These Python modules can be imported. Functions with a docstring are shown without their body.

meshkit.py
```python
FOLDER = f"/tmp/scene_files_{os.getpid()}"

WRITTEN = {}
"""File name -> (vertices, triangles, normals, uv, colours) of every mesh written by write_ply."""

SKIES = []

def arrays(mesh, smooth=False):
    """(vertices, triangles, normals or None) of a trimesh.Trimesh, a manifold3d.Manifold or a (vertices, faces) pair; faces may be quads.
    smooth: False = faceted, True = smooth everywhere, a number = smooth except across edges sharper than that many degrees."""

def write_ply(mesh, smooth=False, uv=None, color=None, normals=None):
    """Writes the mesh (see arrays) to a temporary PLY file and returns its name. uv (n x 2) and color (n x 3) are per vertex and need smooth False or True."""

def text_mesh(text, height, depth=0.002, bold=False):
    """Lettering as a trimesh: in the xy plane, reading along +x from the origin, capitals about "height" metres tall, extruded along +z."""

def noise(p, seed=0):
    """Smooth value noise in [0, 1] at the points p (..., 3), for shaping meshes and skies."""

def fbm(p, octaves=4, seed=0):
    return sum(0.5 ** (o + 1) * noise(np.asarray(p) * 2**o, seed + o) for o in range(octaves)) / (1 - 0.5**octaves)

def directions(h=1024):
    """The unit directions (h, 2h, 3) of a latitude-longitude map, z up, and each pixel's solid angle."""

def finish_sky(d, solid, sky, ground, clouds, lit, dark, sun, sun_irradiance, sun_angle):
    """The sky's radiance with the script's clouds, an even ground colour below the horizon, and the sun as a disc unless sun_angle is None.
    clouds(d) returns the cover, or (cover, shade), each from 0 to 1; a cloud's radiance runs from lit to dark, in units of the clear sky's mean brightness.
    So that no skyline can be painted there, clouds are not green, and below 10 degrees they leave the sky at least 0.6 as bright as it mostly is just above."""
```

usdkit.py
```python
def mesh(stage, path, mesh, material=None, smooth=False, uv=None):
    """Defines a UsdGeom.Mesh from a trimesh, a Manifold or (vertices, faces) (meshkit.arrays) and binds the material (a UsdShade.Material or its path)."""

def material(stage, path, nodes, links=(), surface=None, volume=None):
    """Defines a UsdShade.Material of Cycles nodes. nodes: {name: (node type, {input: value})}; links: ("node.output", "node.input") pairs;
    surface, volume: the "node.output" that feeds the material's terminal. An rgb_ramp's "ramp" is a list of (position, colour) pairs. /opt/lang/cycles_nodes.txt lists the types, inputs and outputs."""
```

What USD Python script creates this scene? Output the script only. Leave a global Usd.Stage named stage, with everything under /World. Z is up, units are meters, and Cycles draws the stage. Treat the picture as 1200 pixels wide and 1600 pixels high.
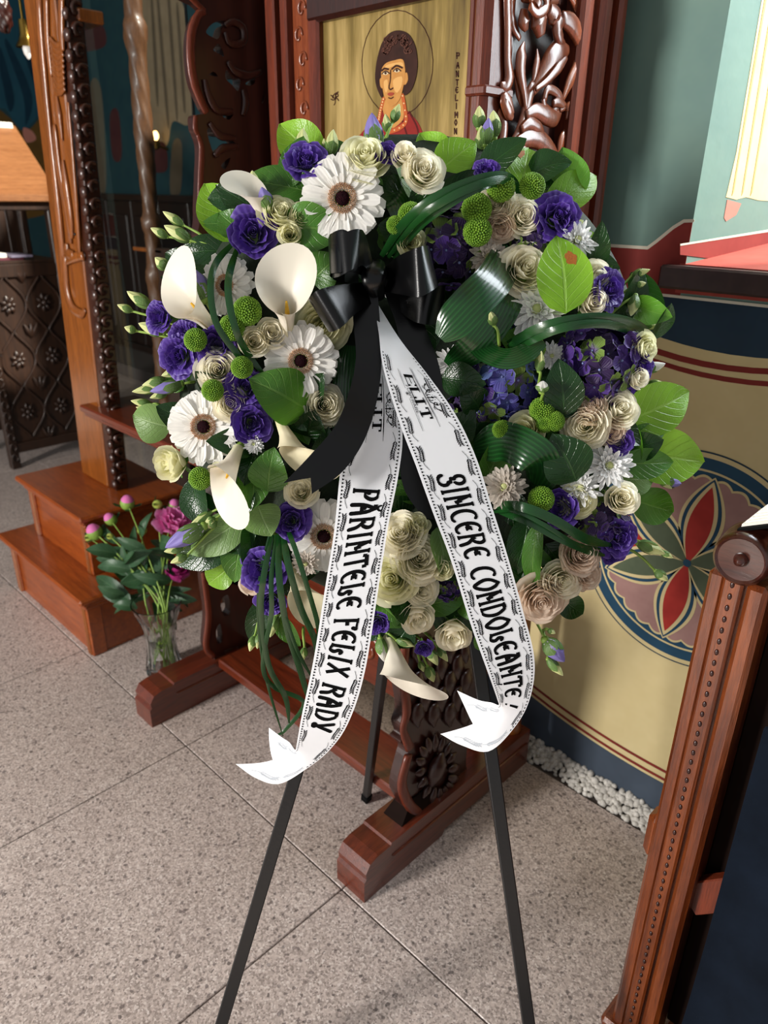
import math, random
import numpy as np, trimesh, shapely, usdkit, meshkit
from shapely.geometry import Polygon, LineString, Point, MultiPolygon
from shapely.ops import unary_union
from pxr import Usd, UsdGeom, UsdLux, UsdShade, Gf, Sdf, Vt
PI = math.pi
rng = np.random.default_rng(7)
stage = Usd.Stage.CreateInMemory()
UsdGeom.SetStageUpAxis(stage, 'Z'); UsdGeom.SetStageMetersPerUnit(stage, 1.0)
UsdGeom.Xform.Define(stage, '/World')

# ---------------------------------------------------------------- camera (fitted to the floor tiles: 0.6 m grid, z up)
FPX, PITCH, ROLL, YAW, CAMH = 1142.8, 0.41104, 0.015787, 2.344739, 1.3234
CF = np.array([math.cos(PITCH)*math.cos(YAW), math.cos(PITCH)*math.sin(YAW), -math.sin(PITCH)])
_r = np.array([math.sin(YAW), -math.cos(YAW), 0.0]); _u = np.cross(_r, CF)
CR = math.cos(ROLL)*_r + math.sin(ROLL)*_u; CU = math.cos(ROLL)*_u - math.sin(ROLL)*_r
EYE = np.array([0, 0, CAMH])
cam = UsdGeom.Camera.Define(stage, '/World/camera')
m = np.eye(4); m[0, :3], m[1, :3], m[2, :3], m[3, :3] = CR, CU, -CF, EYE
cam.AddTransformOp().Set(Gf.Matrix4d(m.tolist()))
cam.CreateHorizontalApertureAttr(36.0); cam.CreateVerticalApertureAttr(48.0)
cam.CreateFocalLengthAttr(36.0*FPX/1200)
cam.CreateClippingRangeAttr(Gf.Vec2f(0.05, 100))
cam.CreateFStopAttr(7.5); cam.CreateFocusDistanceAttr(0.98)
cam.CreateExposureAttr(0.32)

# ---------------------------------------------------------------- lights
def light(cls, name, pos, target, inten, color, **kw):
    l = cls.Define(stage, '/World/' + name)
    z = np.array(pos, float) - np.array(target, float); z /= np.linalg.norm(z)
    x = np.cross([0, 0, 1.0], z); x /= np.linalg.norm(x); y = np.cross(z, x)
    mm = np.eye(4); mm[0, :3], mm[1, :3], mm[2, :3], mm[3, :3] = x, y, z, pos
    l.AddTransformOp().Set(Gf.Matrix4d(mm.tolist()))
    l.CreateIntensityAttr(inten); l.CreateColorAttr(Gf.Vec3f(*color))
    for k, v in kw.items(): getattr(l, 'Create%sAttr' % k)(v)
    return l
dome = UsdLux.DomeLight.Define(stage, '/World/dome_light'); dome.CreateIntensityAttr(0.11); dome.CreateColorAttr(Gf.Vec3f(0.95, 0.97, 1.0))
SUN = np.array([0.66, 0.46, 0.62]); SUN /= np.linalg.norm(SUN)
light(UsdLux.DistantLight, 'sun_light', SUN*10, (0, 0, 0), 2.1, (1.0, 0.94, 0.82), Angle=1.5, Normalize=True)
light(UsdLux.RectLight, 'key_window_light', (-1.75, -2.75, 1.55), (-0.6, 0.9, 0.85), 100.0, (1.0, 0.96, 0.91), Width=0.5, Height=0.9)
light(UsdLux.RectLight, 'right_window_light', (-0.08, 1.86, 1.95), (-0.45, 0.9, 1.2), 12.0, (0.88, 0.94, 1.0), Width=0.6, Height=1.3)

# ---------------------------------------------------------------- pixel helpers (photo pixels -> a point on a real plane)
def ray(px, py): return CF + CR*(px-600)/FPX + CU*(800-py)/FPX
def on(px, py, axis, val):
    d = ray(px, py); return EYE + d*((val-EYE[axis])/d[axis])
def at(px, py, t): return EYE + ray(px, py)*t
def nrm(v): v = np.asarray(v, float); return v/(np.linalg.norm(v)+1e-12)
WC = at(640, 590, 1.0)
_fh = nrm([CF[0], CF[1], 0])
TILT = math.radians(17)
WN = -_fh*math.cos(TILT) + np.array([0, 0, 1])*math.sin(TILT)      # the wreath leans back on its easel
WX = nrm(np.cross([0, 0, 1.0], WN)); WY = np.cross(WN, WX)
def wr(px, py, w=0.0):
    d = ray(px, py); return EYE + d*(((WC - EYE) @ WN + w)/(d @ WN))
RM, RT, RH = 0.235, 0.155, 0.085
def torus_w(p):
    a, b = (p-WC) @ WX, (p-WC) @ WY; rho = math.hypot(a, b); k = (rho-RM)/RT
    return RH*math.sqrt(max(0.0, 1-min(k*k, 1))), np.array([a, b])/max(rho, 1e-6), k
def wsurf(px, py, dw=0.0):
    w = 0.04
    for _ in range(4):
        p = wr(px, py, w); h, rd, k = torus_w(p); w = h + dw
    n = nrm(WN + 0.75*max(-1.1, min(1.25, k))*(WX*rd[0] + WY*rd[1]))
    return p, n

# ---------------------------------------------------------------- mesh helpers
def cat(ms): return trimesh.util.concatenate([x for x in ms if x is not None])
def cr(pts, n):
    p = np.asarray(pts, float)
    if len(p) == 2: return p[0] + (p[1]-p[0])*np.linspace(0, 1, n)[:, None]
    p = np.vstack([2*p[0]-p[1], p, 2*p[-1]-p[-2]]); k = len(p)-3
    t = np.linspace(0, k-1e-9, n); i = t.astype(int); f = (t-i)[:, None]
    a, b, c, d = p[i], p[i+1], p[i+2], p[i+3]
    return 0.5*((2*b)+(c-a)*f+(2*a-5*b+4*c-d)*f*f+(3*b-a-3*c+d)*f**3)
def grid(P, wrap=False):
    """P: (n, m, 3) -> trimesh (quads split)"""
    n, mm = P.shape[:2]; i, j = np.meshgrid(np.arange(n-1), np.arange(mm if wrap else mm-1), indexing='ij')
    j2 = (j+1) % mm; a, b, c, d = i*mm+j, i*mm+j2, (i+1)*mm+j2, (i+1)*mm+j
    f = np.stack([np.stack([a, b, c], -1), np.stack([a, c, d], -1)], 2).reshape(-1, 3)
    return trimesh.Trimesh(P.reshape(-1, 3), f, process=False)
def frames(p):
    t = np.gradient(p, axis=0); t /= np.linalg.norm(t, axis=1, keepdims=True)+1e-12
    a = np.cross(t[0], [0, 0, 1.0] if abs(t[0][2]) < .9 else [1.0, 0, 0]); A = []
    for k in range(len(p)):
        a = a - t[k]*(a @ t[k]); a = a/(np.linalg.norm(a)+1e-12); A.append(a)
    A = np.array(A); return t, A, np.cross(t, A)
def tube(pts, r, sides=8, caps=True, n=None, flat=1.0, up=None):
    p = cr(pts, n) if n else np.asarray(pts, float)
    r = np.interp(np.linspace(0, 1, len(p)), np.linspace(0, 1, len(np.atleast_1d(r))), np.atleast_1d(r))
    t, A, B = frames(p)
    if up is not None:
        B = np.asarray(up, float)[None]-t*(t @ np.asarray(up, float))[:, None]; B /= np.linalg.norm(B, axis=1, keepdims=True)+1e-9; A = np.cross(B, t)
    g = np.arange(sides)*2*PI/sides
    P = p[:, None] + r[:, None, None]*(np.cos(g)[None, :, None]*A[:, None] + flat*np.sin(g)[None, :, None]*B[:, None])
    q = grid(P, True)
    if caps:
        v = np.vstack([q.vertices, p[0], p[-1]]); k = len(q.vertices); L = (len(p)-1)*sides; s = np.arange(sides)
        f = np.vstack([q.faces, np.stack([np.full(sides, k), (s+1) % sides, s], 1), np.stack([np.full(sides, k+1), L+s, L+(s+1) % sides], 1)])
        q = trimesh.Trimesh(v, f, process=False)
    return q
def lathe(prof, n=32, wob=None):
    pr = np.asarray(prof, float); g = np.arange(n)*2*PI/n
    R = pr[:, 0][:, None]*(np.ones(n)[None] if wob is None else wob(pr[:, 1][:, None], g[None]))
    return grid(np.stack([R*np.cos(g), R*np.sin(g), np.repeat(pr[:, 1][:, None], n, 1)], -1), True)
def cbox(x0, x1, y0, y1, z0, z1, c=0.003):
    lo, hi = np.array([x0, y0, z0], float), np.array([x1, y1, z1], float); lo, hi = np.minimum(lo, hi), np.maximum(lo, hi)
    c = min(c, 0.45*(hi-lo).min()); pts = []
    for s in np.ndindex(2, 2, 2):
        q = np.where(np.array(s) == 0, lo, hi); d = np.where(np.array(s) == 0, 1, -1)
        for k in range(3):
            e = q + d*c; e[k] = q[k]; pts.append(e)
    return trimesh.PointCloud(pts).convex_hull
def beam(p, q_, w, d, up=(0, 1, 0), c=0.002):
    p, q_ = np.asarray(p, float), np.asarray(q_, float); L = np.linalg.norm(q_-p); z = (q_-p)/L
    x = nrm(np.cross(up, z)); y = np.cross(z, x); b = cbox(-w/2, w/2, -d/2, d/2, 0, L, c)
    b.vertices = p + b.vertices @ np.stack([x, y, z]); return b
def extr(poly, h):
    ps = [g for g in getattr(poly, 'geoms', [poly]) if g.area > 1e-10]
    return cat([trimesh.creation.extrude_polygon(g, h, engine='earcut') for g in ps])
def plane3(mesh, axis, val, sgn):
    """2-D extrusion (a, z, depth) -> the plane axis=val, thickness growing towards sgn"""
    v = mesh.vertices; o = np.zeros_like(v)
    o[:, 1-axis] = v[:, 0]; o[:, 2] = v[:, 1]; o[:, axis] = val + sgn*v[:, 2]
    r = trimesh.Trimesh(o, mesh.faces, process=False)
    if r.volume < 0: r.invert()
    return r
def px2(pts, axis, val):
    r = np.array([on(x, y, axis, val) for x, y in pts]); return np.stack([r[:, 1-axis], r[:, 2]], 1)
def smoothpoly(pts, n=6, closed=True):
    p = np.asarray(pts, float); q = np.vstack([p[-1], p, p[0], p[1]]); out = []
    for i in range(1, len(q)-2):
        a, b, c, d = q[i-1], q[i], q[i+1], q[i+2]
        for f in np.arange(n)/n: out.append(0.5*((2*b)+(c-a)*f+(2*a-5*b+4*c-d)*f*f+(3*b-a-3*c+d)*f**3))
    return np.array(out)
def xf(mesh, R, t, s=1.0):
    r = mesh.copy(); r.vertices = np.asarray(t) + s*(mesh.vertices @ np.asarray(R)); return r

# ---------------------------------------------------------------- scene-tree helpers
used = {}
def numbered(parent, name):
    k = used.get((parent, name), 0); used[(parent, name)] = k+1
    return name if k == 0 else '%s_%03d' % (name, k)
def obj(name, mesh, mat, parent=None, smooth=False, uv=None, label=None, kind=None):
    pp = str(parent.GetPath()) if parent is not None else '/World'
    g = usdkit.mesh(stage, pp + '/' + numbered(pp, name), mesh, mat, smooth, uv).GetPrim()
    if label: g.SetCustomDataByKey('label', label)
    if kind: g.SetCustomDataByKey('kind', kind)
    return g
def tag(p, label, category, group=None):
    p.SetCustomDataByKey('label', label); p.SetCustomDataByKey('category', category)
    if group: p.SetCustomDataByKey('group', group)
    return p
def thing(name, label, category, group=None, M=None):
    x = UsdGeom.Xform.Define(stage, '/World/' + numbered('/World', name))
    if M is not None: x.AddTransformOp().Set(Gf.Matrix4d(np.asarray(M).tolist()))
    return tag(x.GetPrim(), label, category, group)
def sub(name, parent, M=None):
    x = UsdGeom.Xform.Define(stage, str(parent.GetPath()) + '/' + numbered(str(parent.GetPath()), name))
    if M is not None: x.AddTransformOp().Set(Gf.Matrix4d(np.asarray(M).tolist()))
    return x.GetPrim()
def struct(name, mesh, mat, parent=None, smooth=False):
    p = obj(name, mesh, mat, parent, smooth)
    if parent is None: p.SetCustomDataByKey('kind', 'structure')
    return p
stage.CreateClassPrim('/World/Library')
def proto(name):
    return stage.CreateClassPrim('/World/Library/' + name)
def place(name, label, category, group, pr, M):
    t = thing(name, label, category, group, M)
    t.GetReferences().AddInternalReference(pr.GetPath()); t.SetInstanceable(True)
    return t
def pose(p, n, s, spin=0.0, up=None):
    """4x4 row matrix: local z -> n, local x -> up (or spun), uniform scale s"""
    z = nrm(n); u = CU if up is None else np.asarray(up, float)
    x = u - z*(u @ z); x = nrm(x); y = np.cross(z, x)
    x, y = math.cos(spin)*x + math.sin(spin)*y, math.cos(spin)*y - math.sin(spin)*x
    mm = np.eye(4); mm[0, :3], mm[1, :3], mm[2, :3], mm[3, :3] = s*x, s*y, s*z, p
    return mm

# ---------------------------------------------------------------- materials
def lin(h):
    c = [int(h[i:i+2], 16)/255 for i in (0, 2, 4)]; return tuple(x/12.92 if x <= .04045 else ((x+.055)/1.055)**2.4 for x in c)
MATS = {}
def mat(name, col, rough=.5, var=None, scale=30.0, bump=0.0, bscale=60.0, trans=0.0, tcol=None, stretch=(1, 1, 1), obj_space=False, **kw):
    """principled with optional noise colour variation (col..var), bump, translucency"""
    P = '/World/Looks/' + name
    N = {'p': ('principled_bsdf', dict(roughness=rough, base_color=col, **kw))}; L = []
    if var is not None or bump:
        if obj_space: N['g'] = ('texture_coordinate', {}); src = 'g.object'
        else: N['g'] = ('geometry', {}); src = 'g.position'
        N['mp'] = ('mapping', {'scale': stretch}); L.append((src, 'mp.vector'))
    if var is not None:
        N['n'] = ('noise_texture', {'scale': scale, 'detail': 4.0, 'roughness': .6}); L.append(('mp.vector', 'n.vector'))
        N['r'] = ('rgb_ramp', {'ramp': [(.3, col), (.7, var)]}); L.append(('n.fac', 'r.fac')); L.append(('r.color', 'p.base_color'))
    if bump:
        N['bn'] = ('noise_texture', {'scale': bscale, 'detail': 3.0}); L.append(('mp.vector', 'bn.vector'))
        N['b'] = ('bump', {'strength': bump, 'distance': .002}); L.append(('bn.fac', 'b.height')); L.append(('b.normal', 'p.normal'))
    out = 'p.BSDF'
    if trans:
        N['t'] = ('translucent_bsdf', {'color': tcol or col}); N['m'] = ('mix_closure', {'fac': trans})
        L += [('p.BSDF', 'm.closure1'), ('t.BSDF', 'm.closure2')]; out = 'm.closure'
    MATS[name] = usdkit.material(stage, P, N, L, surface=out); return MATS[name]
def wood(name, c0, c1, axis, rough=.32, coat=.5, scale=9.0, grain=.25):
    st = [22.0, 22.0, 22.0]; st['xyz'.index(axis)] = 1.6
    P = '/World/Looks/' + name
    N = {'g': ('geometry', {}), 'mp': ('mapping', {'scale': tuple(st)}),
         'n': ('noise_texture', {'scale': scale/4, 'detail': 5.0, 'roughness': .62, 'distortion': .8}),
         'n2': ('noise_texture', {'scale': scale*2.2, 'detail': 3.0, 'roughness': .6}),
         'r': ('rgb_ramp', {'ramp': [(.25, c0), (.75, c1)]}),
         'r2': ('rgb_ramp', {'ramp': [(.35, (.62, .6, .58)), (.6, (1, 1, 1))]}),
         'mx': ('mix_color', {'blend_type': 'multiply', 'fac': .8}),
         'b': ('bump', {'strength': grain, 'distance': .0012}),
         'p': ('principled_bsdf', {'roughness': rough, 'coat_weight': coat, 'coat_roughness': .18})}
    L = [('g.position', 'mp.vector'), ('mp.vector', 'n.vector'), ('mp.vector', 'n2.vector'), ('n.fac', 'r.fac'), ('n2.fac', 'r2.fac'),
         ('r.color', 'mx.a'), ('r2.color', 'mx.b'), ('mx.result', 'p.base_color'), ('n2.fac', 'b.height'), ('b.normal', 'p.normal')]
    MATS[name] = usdkit.material(stage, P, N, L, surface='p.BSDF'); return MATS[name]
def leafmat(name, col, vein, rough=.35, trans=.3, tcol=None, spec=.5):
    """UV leaf: u across 0..1, v along; paler midrib and side veins, fine cell relief"""
    P = '/World/Looks/' + name
    N = {'t': ('texture_coordinate', {}), 's': ('separate_xyz', {}),
         'a': ('math', {'math_type': 'subtract', 'value2': .5}), 'ab': ('math', {'math_type': 'absolute'}),
         'k': ('math', {'math_type': 'multiply', 'value2': 5.0}), 'v': ('math', {'math_type': 'multiply', 'value2': 7.5}),
         'd': ('math', {'math_type': 'subtract'}), 'f': ('math', {'math_type': 'pingpong', 'value2': .5}),
         'r': ('rgb_ramp', {'ramp': [(0, (1, 1, 1)), (.075, (0, 0, 0)), (1, (0, 0, 0))]}),
         'r0': ('rgb_ramp', {'ramp': [(0, (1, 1, 1)), (.018, (.9, .9, .9)), (.03, (0, 0, 0)), (1, (0, 0, 0))]}),
         'mx': ('mix_color', {'blend_type': 'lighten', 'fac': 1.0}), 'mm': ('math', {'math_type': 'multiply', 'value2': .55}),
         'g': ('geometry', {}), 'n': ('noise_texture', {'scale': 26.0, 'detail': 4.0}),
         'rc': ('rgb_ramp', {'ramp': [(.3, tuple(.72*x for x in col)), (.7, tuple(min(1, 1.18*x) for x in col))]}),
         'c': ('mix_color', {'b': vein}), 'vo': ('voronoi_texture', {'scale': 420.0}),
         'b': ('bump', {'strength': .22, 'distance': .0012}), 'b2': ('bump', {'strength': .5, 'distance': .0015, 'invert': True}),
         'p': ('principled_bsdf', {'roughness': rough, 'specular_ior_level': spec}),
         'tr': ('translucent_bsdf', {'color': tcol or col}), 'm': ('mix_closure', {'fac': trans})}
    L = [('t.UV', 's.vector'), ('s.x', 'a.value1'), ('a.value', 'ab.value1'), ('ab.value', 'k.value1'), ('s.y', 'v.value1'), ('v.value', 'd.value1'), ('k.value', 'd.value2'),
         ('d.value', 'f.value1'), ('f.value', 'r.fac'), ('ab.value', 'r0.fac'), ('r.color', 'mx.a'), ('r0.color', 'mx.b'), ('mx.result', 'mm.value1'), ('mm.value', 'c.fac'),
         ('g.position', 'n.vector'), ('n.fac', 'rc.fac'), ('rc.color', 'c.a'), ('c.result', 'p.base_color'), ('g.position', 'vo.vector'), ('vo.distance', 'b.height'),
         ('b.normal', 'b2.normal'), ('mx.result', 'b2.height'), ('b2.normal', 'p.normal'), ('p.BSDF', 'm.closure1'), ('tr.BSDF', 'm.closure2')]
    MATS[name] = usdkit.material(stage, P, N, L, surface='m.closure'); return MATS[name]
def uvpetal(name, base, tip, rough=.45, trans=.25, edge=None, ridge=40.0, rs=.25):
    """petal colour along v, thin edge tint, fine lengthwise ridges along u"""
    P = '/World/Looks/' + name
    N = {'t': ('texture_coordinate', {}), 's': ('separate_xyz', {}), 'r': ('rgb_ramp', {'ramp': [(0, base), (.45, tip), (.93, tip), (1, edge or tip)]}),
         'w': ('math', {'math_type': 'multiply', 'value2': ridge}), 'sn': ('math', {'math_type': 'sine'}),
         'b': ('bump', {'strength': rs, 'distance': .0012}), 'p': ('principled_bsdf', {'roughness': rough, 'specular_ior_level': .35, 'sheen_weight': .1}),
         'tr': ('translucent_bsdf', {}), 'm': ('mix_closure', {'fac': trans})}
    L = [('t.UV', 's.vector'), ('s.y', 'r.fac'), ('r.color', 'p.base_color'), ('r.color', 'tr.color'), ('s.x', 'w.value1'), ('w.value', 'sn.value1'), ('sn.value', 'b.height'), ('b.normal', 'p.normal'),
         ('p.BSDF', 'm.closure1'), ('tr.BSDF', 'm.closure2')]
    MATS[name] = usdkit.material(stage, P, N, L, surface='m.closure'); return MATS[name]
UsdGeom.Scope.Define(stage, '/World/Looks')
W_HONEY = wood('honey_wood', lin('6f3a10'), lin('9c581e'), 'z', .3, .5)
W_STEPX = wood('step_wood', lin('7a3410'), lin('a8531c'), 'x', .35, .4)
W_DARKC = wood('carved_dark_wood', lin('2c1208'), lin('4a2312'), 'z', .33, .5)
W_MAHZ = wood('mahogany_upright', lin('4a1a0d'), lin('7a3218'), 'z', .42, .2)
W_MAHX = wood('mahogany_cross', lin('4d1d0e'), lin('7c3319'), 'x', .3, .6)
W_MAHY = wood('mahogany_sled', lin('481c10'), lin('743019'), 'y', .32, .55)
W_DEEP = wood('deep_mahogany', lin('240a06'), lin('3c150c'), 'z', .38, .35)
W_CARV = wood('carved_mahogany', lin('6a2d17'), lin('9a5230'), 'z', .26, .7)
W_WALN = wood('walnut_carving', lin('1d0f08'), lin('382010'), 'z', .45, .2)
W_DULL = wood('dull_column_wood', lin('4a2e18'), lin('6b4526'), 'z', .5, .15)
W_DESK = wood('desk_slope_wood', lin('7c4c28'), lin('98663e'), 'y', .45, .15)
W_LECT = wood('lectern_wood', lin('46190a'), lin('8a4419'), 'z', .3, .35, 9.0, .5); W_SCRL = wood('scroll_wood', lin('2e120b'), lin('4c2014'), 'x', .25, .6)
FLOORM = usdkit.material(stage, '/World/Looks/granite_tile', {
    'g': ('geometry', {}), 'v': ('voronoi_texture', {'scale': 290.0}), 'v2': ('voronoi_texture', {'scale': 170.0}), 'n': ('noise_texture', {'scale': 5.0, 'detail': 3.0}),
    'n3': ('noise_texture', {'scale': 330.0, 'detail': 2.0}),
    'sc': ('separate_color', {}), 'r': ('rgb_ramp', {'ramp': [(0, lin('8d8079')), (.28, lin('a99b94')), (.55, lin('bcada5')), (.82, lin('c9b9b1')), (1, lin('d9cec7'))]}),
    'sc2': ('separate_color', {}), 'r2': ('rgb_ramp', {'ramp': [(0, (.38, .37, .38)), (.04, (.5, .49, .5)), (.06, (1, 1, 1)), (1, (1, 1, 1))]}),
    'mx': ('mix_color', {'blend_type': 'multiply', 'fac': 1.0}), 'r3': ('rgb_ramp', {'ramp': [(.35, (.93, .92, .92)), (.65, (1.0, 1.0, 1.0))]}), 'mx2': ('mix_color', {'blend_type': 'multiply', 'fac': 1.0}),
    'b': ('bump', {'strength': .15, 'distance': .001}), 'p': ('principled_bsdf', {'roughness': .42})},
    [('g.position', 'v.vector'), ('g.position', 'v2.vector'), ('g.position', 'n.vector'), ('g.position', 'n3.vector'), ('v.color', 'sc.color'), ('sc.r', 'r.fac'), ('v2.color', 'sc2.color'), ('sc2.g', 'r2.fac'), ('r.color', 'mx.a'), ('r2.color', 'mx.b'),
     ('n.fac', 'r3.fac'), ('mx.result', 'mx2.a'), ('r3.color', 'mx2.b'), ('mx2.result', 'p.base_color'), ('n3.fac', 'b.height'), ('b.normal', 'p.normal')], surface='p.BSDF')
def paint(name, hx, hx2=None, **k): return mat(name, lin(hx), k.pop('rough', .6), lin(hx2) if hx2 else None, k.pop('scale', 9.0), bump=k.pop('bump', .25), bscale=35.0, specular_ior_level=.15, **k)
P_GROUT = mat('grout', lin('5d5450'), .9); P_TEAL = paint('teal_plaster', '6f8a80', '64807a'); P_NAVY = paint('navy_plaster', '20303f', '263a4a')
P_RED = paint('red_plaster', '7c2f2b', '8d3a35'); P_CREAM = paint('cream_plaster', 'c9b98c', 'bfae80'); P_WHITE = paint('white_line', 'd8d2c2', 'cbc3b0')
P_MAROON = paint('maroon_line', '6e2622', '7a2c26'); P_BLUE = paint('blue_ring', '1c3a50', '23455c'); P_MAUVE = paint('mauve_petal', '8d6a66', '9b7973', scale=20.0)
P_BRED = paint('bright_red_petal', '8f2824', 'a5332c', scale=20.0); P_OLIVE = paint('olive_petal', '47513f', '525c48', scale=20.0); P_GREYNAVY = paint('grey_navy_plinth', '39424e', '434d5a')
P_ROBE = paint('robe_yellow', 'd9c98f', 'e6d9a6'); P_ROBEF = paint('robe_fold', 'bfa866', 'c9b274'); P_SHOE = paint('shoe_pink', 'b5776a', 'c28476')
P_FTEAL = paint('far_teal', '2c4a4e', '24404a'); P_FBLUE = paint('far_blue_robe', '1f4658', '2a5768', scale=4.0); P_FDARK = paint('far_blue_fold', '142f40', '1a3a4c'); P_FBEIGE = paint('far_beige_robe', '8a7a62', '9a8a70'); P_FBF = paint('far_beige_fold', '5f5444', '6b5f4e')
P_FMAR = paint('far_maroon', '4a262a', '55302f'); P_OCHRE = paint('far_ochre', '5a4320', '6b5128'); W_WAIN = wood('wainscot_wood', lin('23140f'), lin('38221a'), 'z', .45, .3)
P_CEIL = mat('plaster_ceiling', lin('b8ac9c'), .8); P_GREY = mat('white_pebble', lin('d6d2cb'), .8, lin('a5a19a'), 60.0); P_SILL = mat('sill_board', lin('2a1c1c'), .35, lin('3b2a28'), 40.0)
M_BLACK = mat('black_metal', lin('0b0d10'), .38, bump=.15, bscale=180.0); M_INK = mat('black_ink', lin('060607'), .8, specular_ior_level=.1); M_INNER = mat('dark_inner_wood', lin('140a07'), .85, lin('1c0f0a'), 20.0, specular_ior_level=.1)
M_SATIN = mat('black_satin', lin('020203'), .27, bump=.06, bscale=700.0, specular_ior_level=.38); M_WHITE = mat('white_ribbon', lin('f1f3f7'), .42, trans=.12, specular_ior_level=.4)
M_GHOST = mat('faint_ink', lin('b9c0c8'), .5); M_CLOTH = mat('navy_cloth', lin('0c121b'), .95, lin('121a26'), 12.0, bump=.3, bscale=900.0, specular_ior_level=.1)
M_PAPER = mat('book_paper', lin('e9e4d8'), .7); M_BOOKR = mat('book_maroon', lin('5a2430'), .5); M_BOOKB = mat('book_lilac', lin('7a7388'), .5)
M_BRASS = mat('aged_brass', lin('8a6f34'), .3, metallic=1.0); M_BULB = mat('candle_bulb', lin('e8e6e0'), .3, emission_color=(1, .93, .85), emission_strength=.25); M_LAMP = mat('lit_lamp', (1, .7, .3), .4, emission_color=(1, .62, .22), emission_strength=5.0)
M_GLASS = usdkit.material(stage, '/World/Looks/pane_glass', {'t': ('transparent_bsdf', {'color': (.9, .93, .92)}), 'g': ('glossy_bsdf', {'roughness': .02, 'color': (1, 1, 1)}), 'f': ('fresnel', {'IOR': 1.5}), 'm': ('mix_closure', {})},
    [('f.fac', 'm.fac'), ('t.BSDF', 'm.closure1'), ('g.BSDF', 'm.closure2')], surface='m.closure')
M_CRYS = mat('crystal', (.97, .99, .99), .02, transmission_weight=1.0, ior=1.5); M_WATER = mat('vase_water', (.95, .98, .96), .0, transmission_weight=1.0, ior=1.33)
# flower materials
F_GERB = uvpetal('gerbera_petal', lin('e9e2d2'), lin('f8f6f1'), .45, .34, ridge=18.0, rs=.14); F_GRING = mat('gerbera_ring', lin('b8845c'), .7, lin('e6c49c'), 300.0); F_GEYE = mat('gerbera_eye', lin('12040a'), .8, lin('2c0a12'), 500.0, bump=.8, bscale=700.0, specular_ior_level=.1)
F_ROSE = uvpetal('cream_rose_petal', lin('f3ecbd'), lin('faf6e4'), .5, .42, lin('f6ecd6'), ridge=9.0, rs=.08); F_ROSE2 = uvpetal('pale_green_rose_petal', lin('e8e7a6'), lin('f3f1cf'), .5, .42, lin('ece8c4'), ridge=9.0, rs=.08); F_ROSE3 = uvpetal('blush_rose_petal', lin('e6d3b4'), lin('ecdccb'), .5, .42, lin('dcc3ae'), ridge=9.0, rs=.08)
F_LIS = uvpetal('violet_petal', lin('2c1758'), lin('4a2c8c'), .5, .25, lin('6f58ac')); F_LISL = uvpetal('lilac_petal', lin('d8d4da'), lin('8f83c8'), .5, .28, lin('7e70bd')); F_BUD = uvpetal('green_bud', lin('b4c25a'), lin('d6dc9a'), .5, .28, lin('d9dcb6')); F_BUDW = uvpetal('white_bud', lin('d6d9c0'), lin('e8e6de'), .5, .28, lin('d8cfe0'))
F_CALLA = uvpetal('calla_spathe', lin('d9d6a6'), lin('ebe4d4'), .4, .22, ridge=46.0, rs=.12); F_CALLB = uvpetal('calla_spathe_cream', lin('d6d39a'), lin('e6ddbb'), .4, .22, ridge=46.0, rs=.12); F_SPAD = mat('calla_spadix', lin('d9a92e'), .7, bump=.6, bscale=900.0); F_STEM = mat('green_stem', lin('6f8f35'), .5, lin('88a548'), 40.0)
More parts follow.
